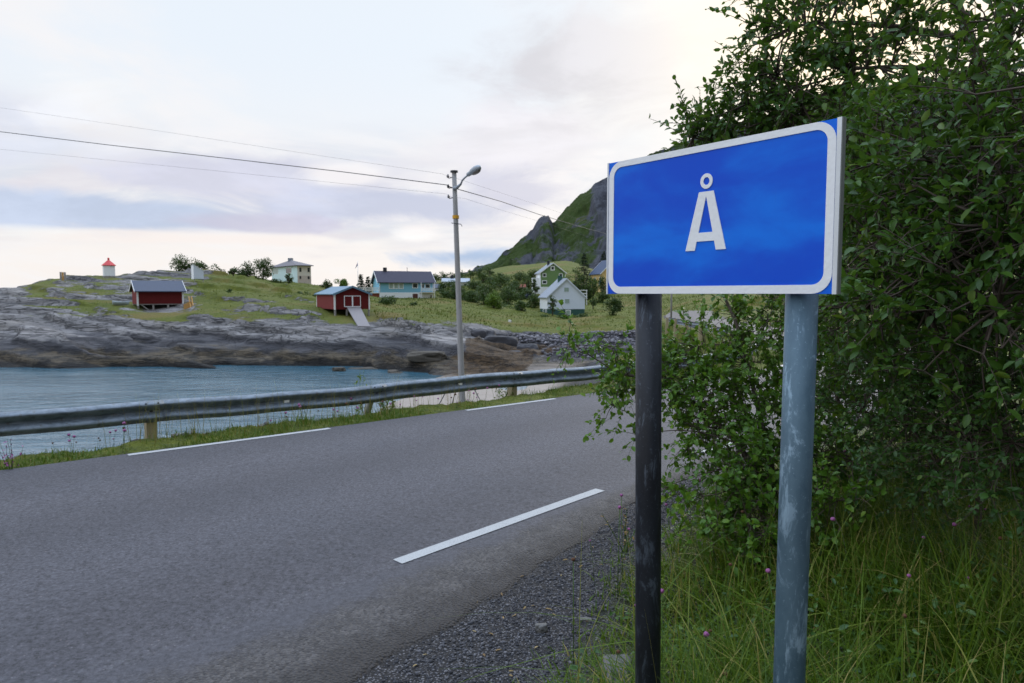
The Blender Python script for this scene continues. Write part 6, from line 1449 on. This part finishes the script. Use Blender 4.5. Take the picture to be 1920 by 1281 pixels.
ft('garden_tree', 'rounded dark bush against the left gable of the blue house', 'tree', 702, 548, 519, 20, 175, n=420)
ft('slope_bush', 'tall dark bush in the meadow in front of the blue house', 'bush', 728, 602, 551, 40, 112, n=1300)
ft('slope_bush', 'thin dark sapling in the meadow below the blue house door', 'bush', 776, 598, 566, 18, 112, n=260, airy=.6)
ft('slope_bush', 'dark bush on the rocky slope left of the red shed', 'bush', 566, 572, 543, 30, 116, n=560, airy=.3)
ft('slope_bush', 'small thin bush on the grass right of the red boathouse', 'bush', 431, 565, 542, 14, 112, n=160, airy=.8, leaf=.22)
ft('slope_bush', 'small bush on the grass below the tall loose tree', 'bush', 590, 575, 552, 14, 108, n=200, leaf=.22)
ft('garden_tree', 'big dark bush directly left of the leaning pole', 'tree', 847, 578, 534, 44, 150, n=1500)
ft('garden_tree', 'reddish dark bush above the big bush beside the pole', 'tree', 832, 552, 529, 26, 165, n=500)
ft('garden_tree', 'dark tree directly right of the leaning pole', 'tree', 886, 582, 546, 34, 150, n=900)
ft('garden_tree', 'tall light green bush in the meadow between pole and white gable house', 'bush', 926, 598, 540, 34, 135, 'far_leaf_bright', n=1300)
ft('garden_tree', 'dark tree left of the tall light green bush', 'tree', 906, 586, 545, 32, 145, n=900)
ft('garden_tree', 'dark spreading tree below the red roofed shed', 'tree', 953, 585, 540, 42, 150, n=1100)
ft('garden_tree', 'dark tree at the left wall of the white gable house', 'tree', 1003, 592, 549, 30, 150, n=900)
ft('garden_tree', 'brownish bush between light green bush and white gable house', 'bush', 975, 604, 560, 24, 132, n=700)
ft('garden_tree', 'slender tree growing before the front wall of the white gable house', 'tree', 1036, 596, 549, 19, 134, n=320, airy=.7)
ft('garden_tree', 'narrow tree hiding the porch of the green house', 'tree', 1004, 556, 521, 14, 178, n=450)
ft('garden_tree', 'dark round bush on the slope right of the white gable house', 'bush', 1150, 598, 557, 36, 128, n=1100)
ft('garden_tree', 'light green bush at the left wall of the yellow house', 'bush', 1112, 548, 523, 24, 182, 'far_leaf_bright', n=500)
ft('garden_tree', 'dark green bush before the yellow house at the sign edge', 'bush', 1131, 550, 518, 22, 180, n=560)
ft('garden_tree', 'small dark bush on the slope left of the round bush', 'bush', 1112, 568, 556, 14, 150, n=220)
lab = 'low dark green bush in the thicket between the white bungalow and the green house'
for px, pyb, h_, w_, Y in ((860, 560, 20, 28, 175), (893, 545, 16, 26, 195), (915, 556, 22, 30, 180), (938, 545, 22, 26, 195), (955, 560, 20, 28, 180), (972, 572, 22, 26, 165), (990, 566, 20, 24, 172), (930, 572, 18, 26, 165), (880, 566, 16, 26, 165), (945, 530, 14, 24, 215), (975, 528, 14, 26, 220), (905, 530, 14, 28, 215), (860, 534, 14, 24, 220), (990, 540, 16, 22, 195), (1000, 520, 12, 20, 225), (870, 575, 18, 26, 155), (895, 570, 18, 24, 160), (918, 578, 20, 26, 155), (940, 588, 18, 26, 145), (962, 596, 18, 24, 140), (985, 590, 20, 24, 150), (960, 548, 18, 24, 185), (980, 555, 18, 22, 180), (850, 548, 16, 24, 190), (905, 558, 16, 24, 185), (925, 540, 16, 24, 205), (1022, 602, 10, 22, 130), (1060, 603, 8, 30, 128), (1090, 602, 9, 26, 128)):
    ft('thicket_bush', lab, 'bush', px, pyb + 2, pyb - h_ * 1.25, w_ * 1.25, Y, n=600, group='thicket between the houses')
lab = 'low green bush in the long row along the ridge behind the white bungalow'
for px, pyb, h_, w_ in ((815, 524, 11, 22), (832, 521, 12, 22), (848, 518, 12, 20), (866, 519, 12, 22), (882, 517, 11, 20), (900, 516, 11, 22), (918, 513, 10, 20), (800, 526, 10, 20)):
    ft('ridge_bush', lab, 'bush', px, pyb + 4, pyb - h_, w_, 235, n=300, group='bushes along the ridge')
lab = 'small green bush on the slope between white gable house and yellow house'
for px, pyb, h_, w_ in ((1100, 560, 12, 16), (1075, 541, 12, 20), (1090, 531, 14, 20), (1108, 582, 10, 18), (1125, 574, 9, 16), (1068, 520, 12, 18), (1112, 535, 14, 20), (1080, 512, 12, 20), (1130, 560, 12, 20), (1100, 548, 12, 18), (1118, 590, 10, 20)):
    ft('slope_shrub', lab, 'bush', px, pyb + 2, pyb - h_ * 1.2, w_ * 1.3, 170, n=450, group='bushes on the right slope')
# spruces
def spruce(px, pyb, pyt, wpx, Y, label):
    c = P(px, pyb, Y); zb = min(c.z, float(ground_z(c.x, c.y))); H = zpix(pyt, Y) - zb; W = wpx * Y / F / 2; base = Vector((c.x, c.y, zb))
    t = empty('spruce_tree', base, label, 'spruce', 'spruces near the houses')
    MB().tube([base - Vector((0, 0, .4)), base + Vector((0, 0, H * .98))], [.22, .03], 8).build('trunk', M['bark'], t, True)
    ps, ax, nr = [], [], []
    for k in range(int(H * 3.2)):
        f = (k + rng.random()) / (H * 3.2); r = W * (1 - f) ** .85 * rng.uniform(.75, 1.1); nbr = 7
        for a in rng.uniform(0, 6.28, nbr):
            m = int(5 + 9 * (1 - f)); u = np.linspace(.15, 1, m); d = np.array([math.cos(a), math.sin(a), 0])
            p = np.array(base) + np.array([0, 0, H * (.06 + .93 * f)]) + d * (u * r)[:, None] + np.array([0, 0, 1.]) * (-.28 * r * u ** 1.2 + .12 * r * u ** 3)[:, None]
            ps.append(p + rng.normal(size=p.shape) * .07); ax.append(d[None] + rng.normal(size=p.shape) * .45 + np.array([0, 0, -.25])); nr.append(np.array([0, 0, 1.]) + rng.normal(size=p.shape) * .4)
    ps, ax, nr = map(np.concatenate, (ps, ax, nr)); leaves('crown', ps, ax, nr, rng.uniform(.3, .6, len(ps)), .4, M['spruce_needle'], t)
spruce(1095, 540, 474, 42, 205, 'big dark spruce rising behind the white gable house beside the yellow house')
spruce(1131, 522, 470, 34, 225, 'dark spruce behind the yellow house partly hidden by the sign')
spruce(677, 545, 514, 22, 185, 'dark spruce behind the red shed, left one beside the flagpole')
spruce(690, 546, 519, 18, 185, 'smaller dark spruce between the flagpole spruce and the blue house')

# added trees, unseen right of and behind the viewer: put in to block sky light
for k, (x, y, h_, lab_) in enumerate(((5.2, .6, 5.5, 'added unseen tall willow shading the verge just right of the viewpoint'), (3.6, -2.2, 5.0, 'added unseen willow blocking sky light behind the viewpoint on the right'))):
    lo = [((x + rng.normal() * .9, y + rng.normal() * .9, h_ * rng.uniform(.25, .95)), rng.uniform(.8, 1.2), 1.0) for _ in range(16)]
    leafy_tree('goat_willow', lab_, 'tree', [[(x, y, -.3), (x + .1, y, h_ * .3), (x, y + .1, h_ * .55), (x - .1, y, h_ * .8)]], lo, 260, .12, .6, M['willow_leaf'], 12, .4, 3, .05, .03)
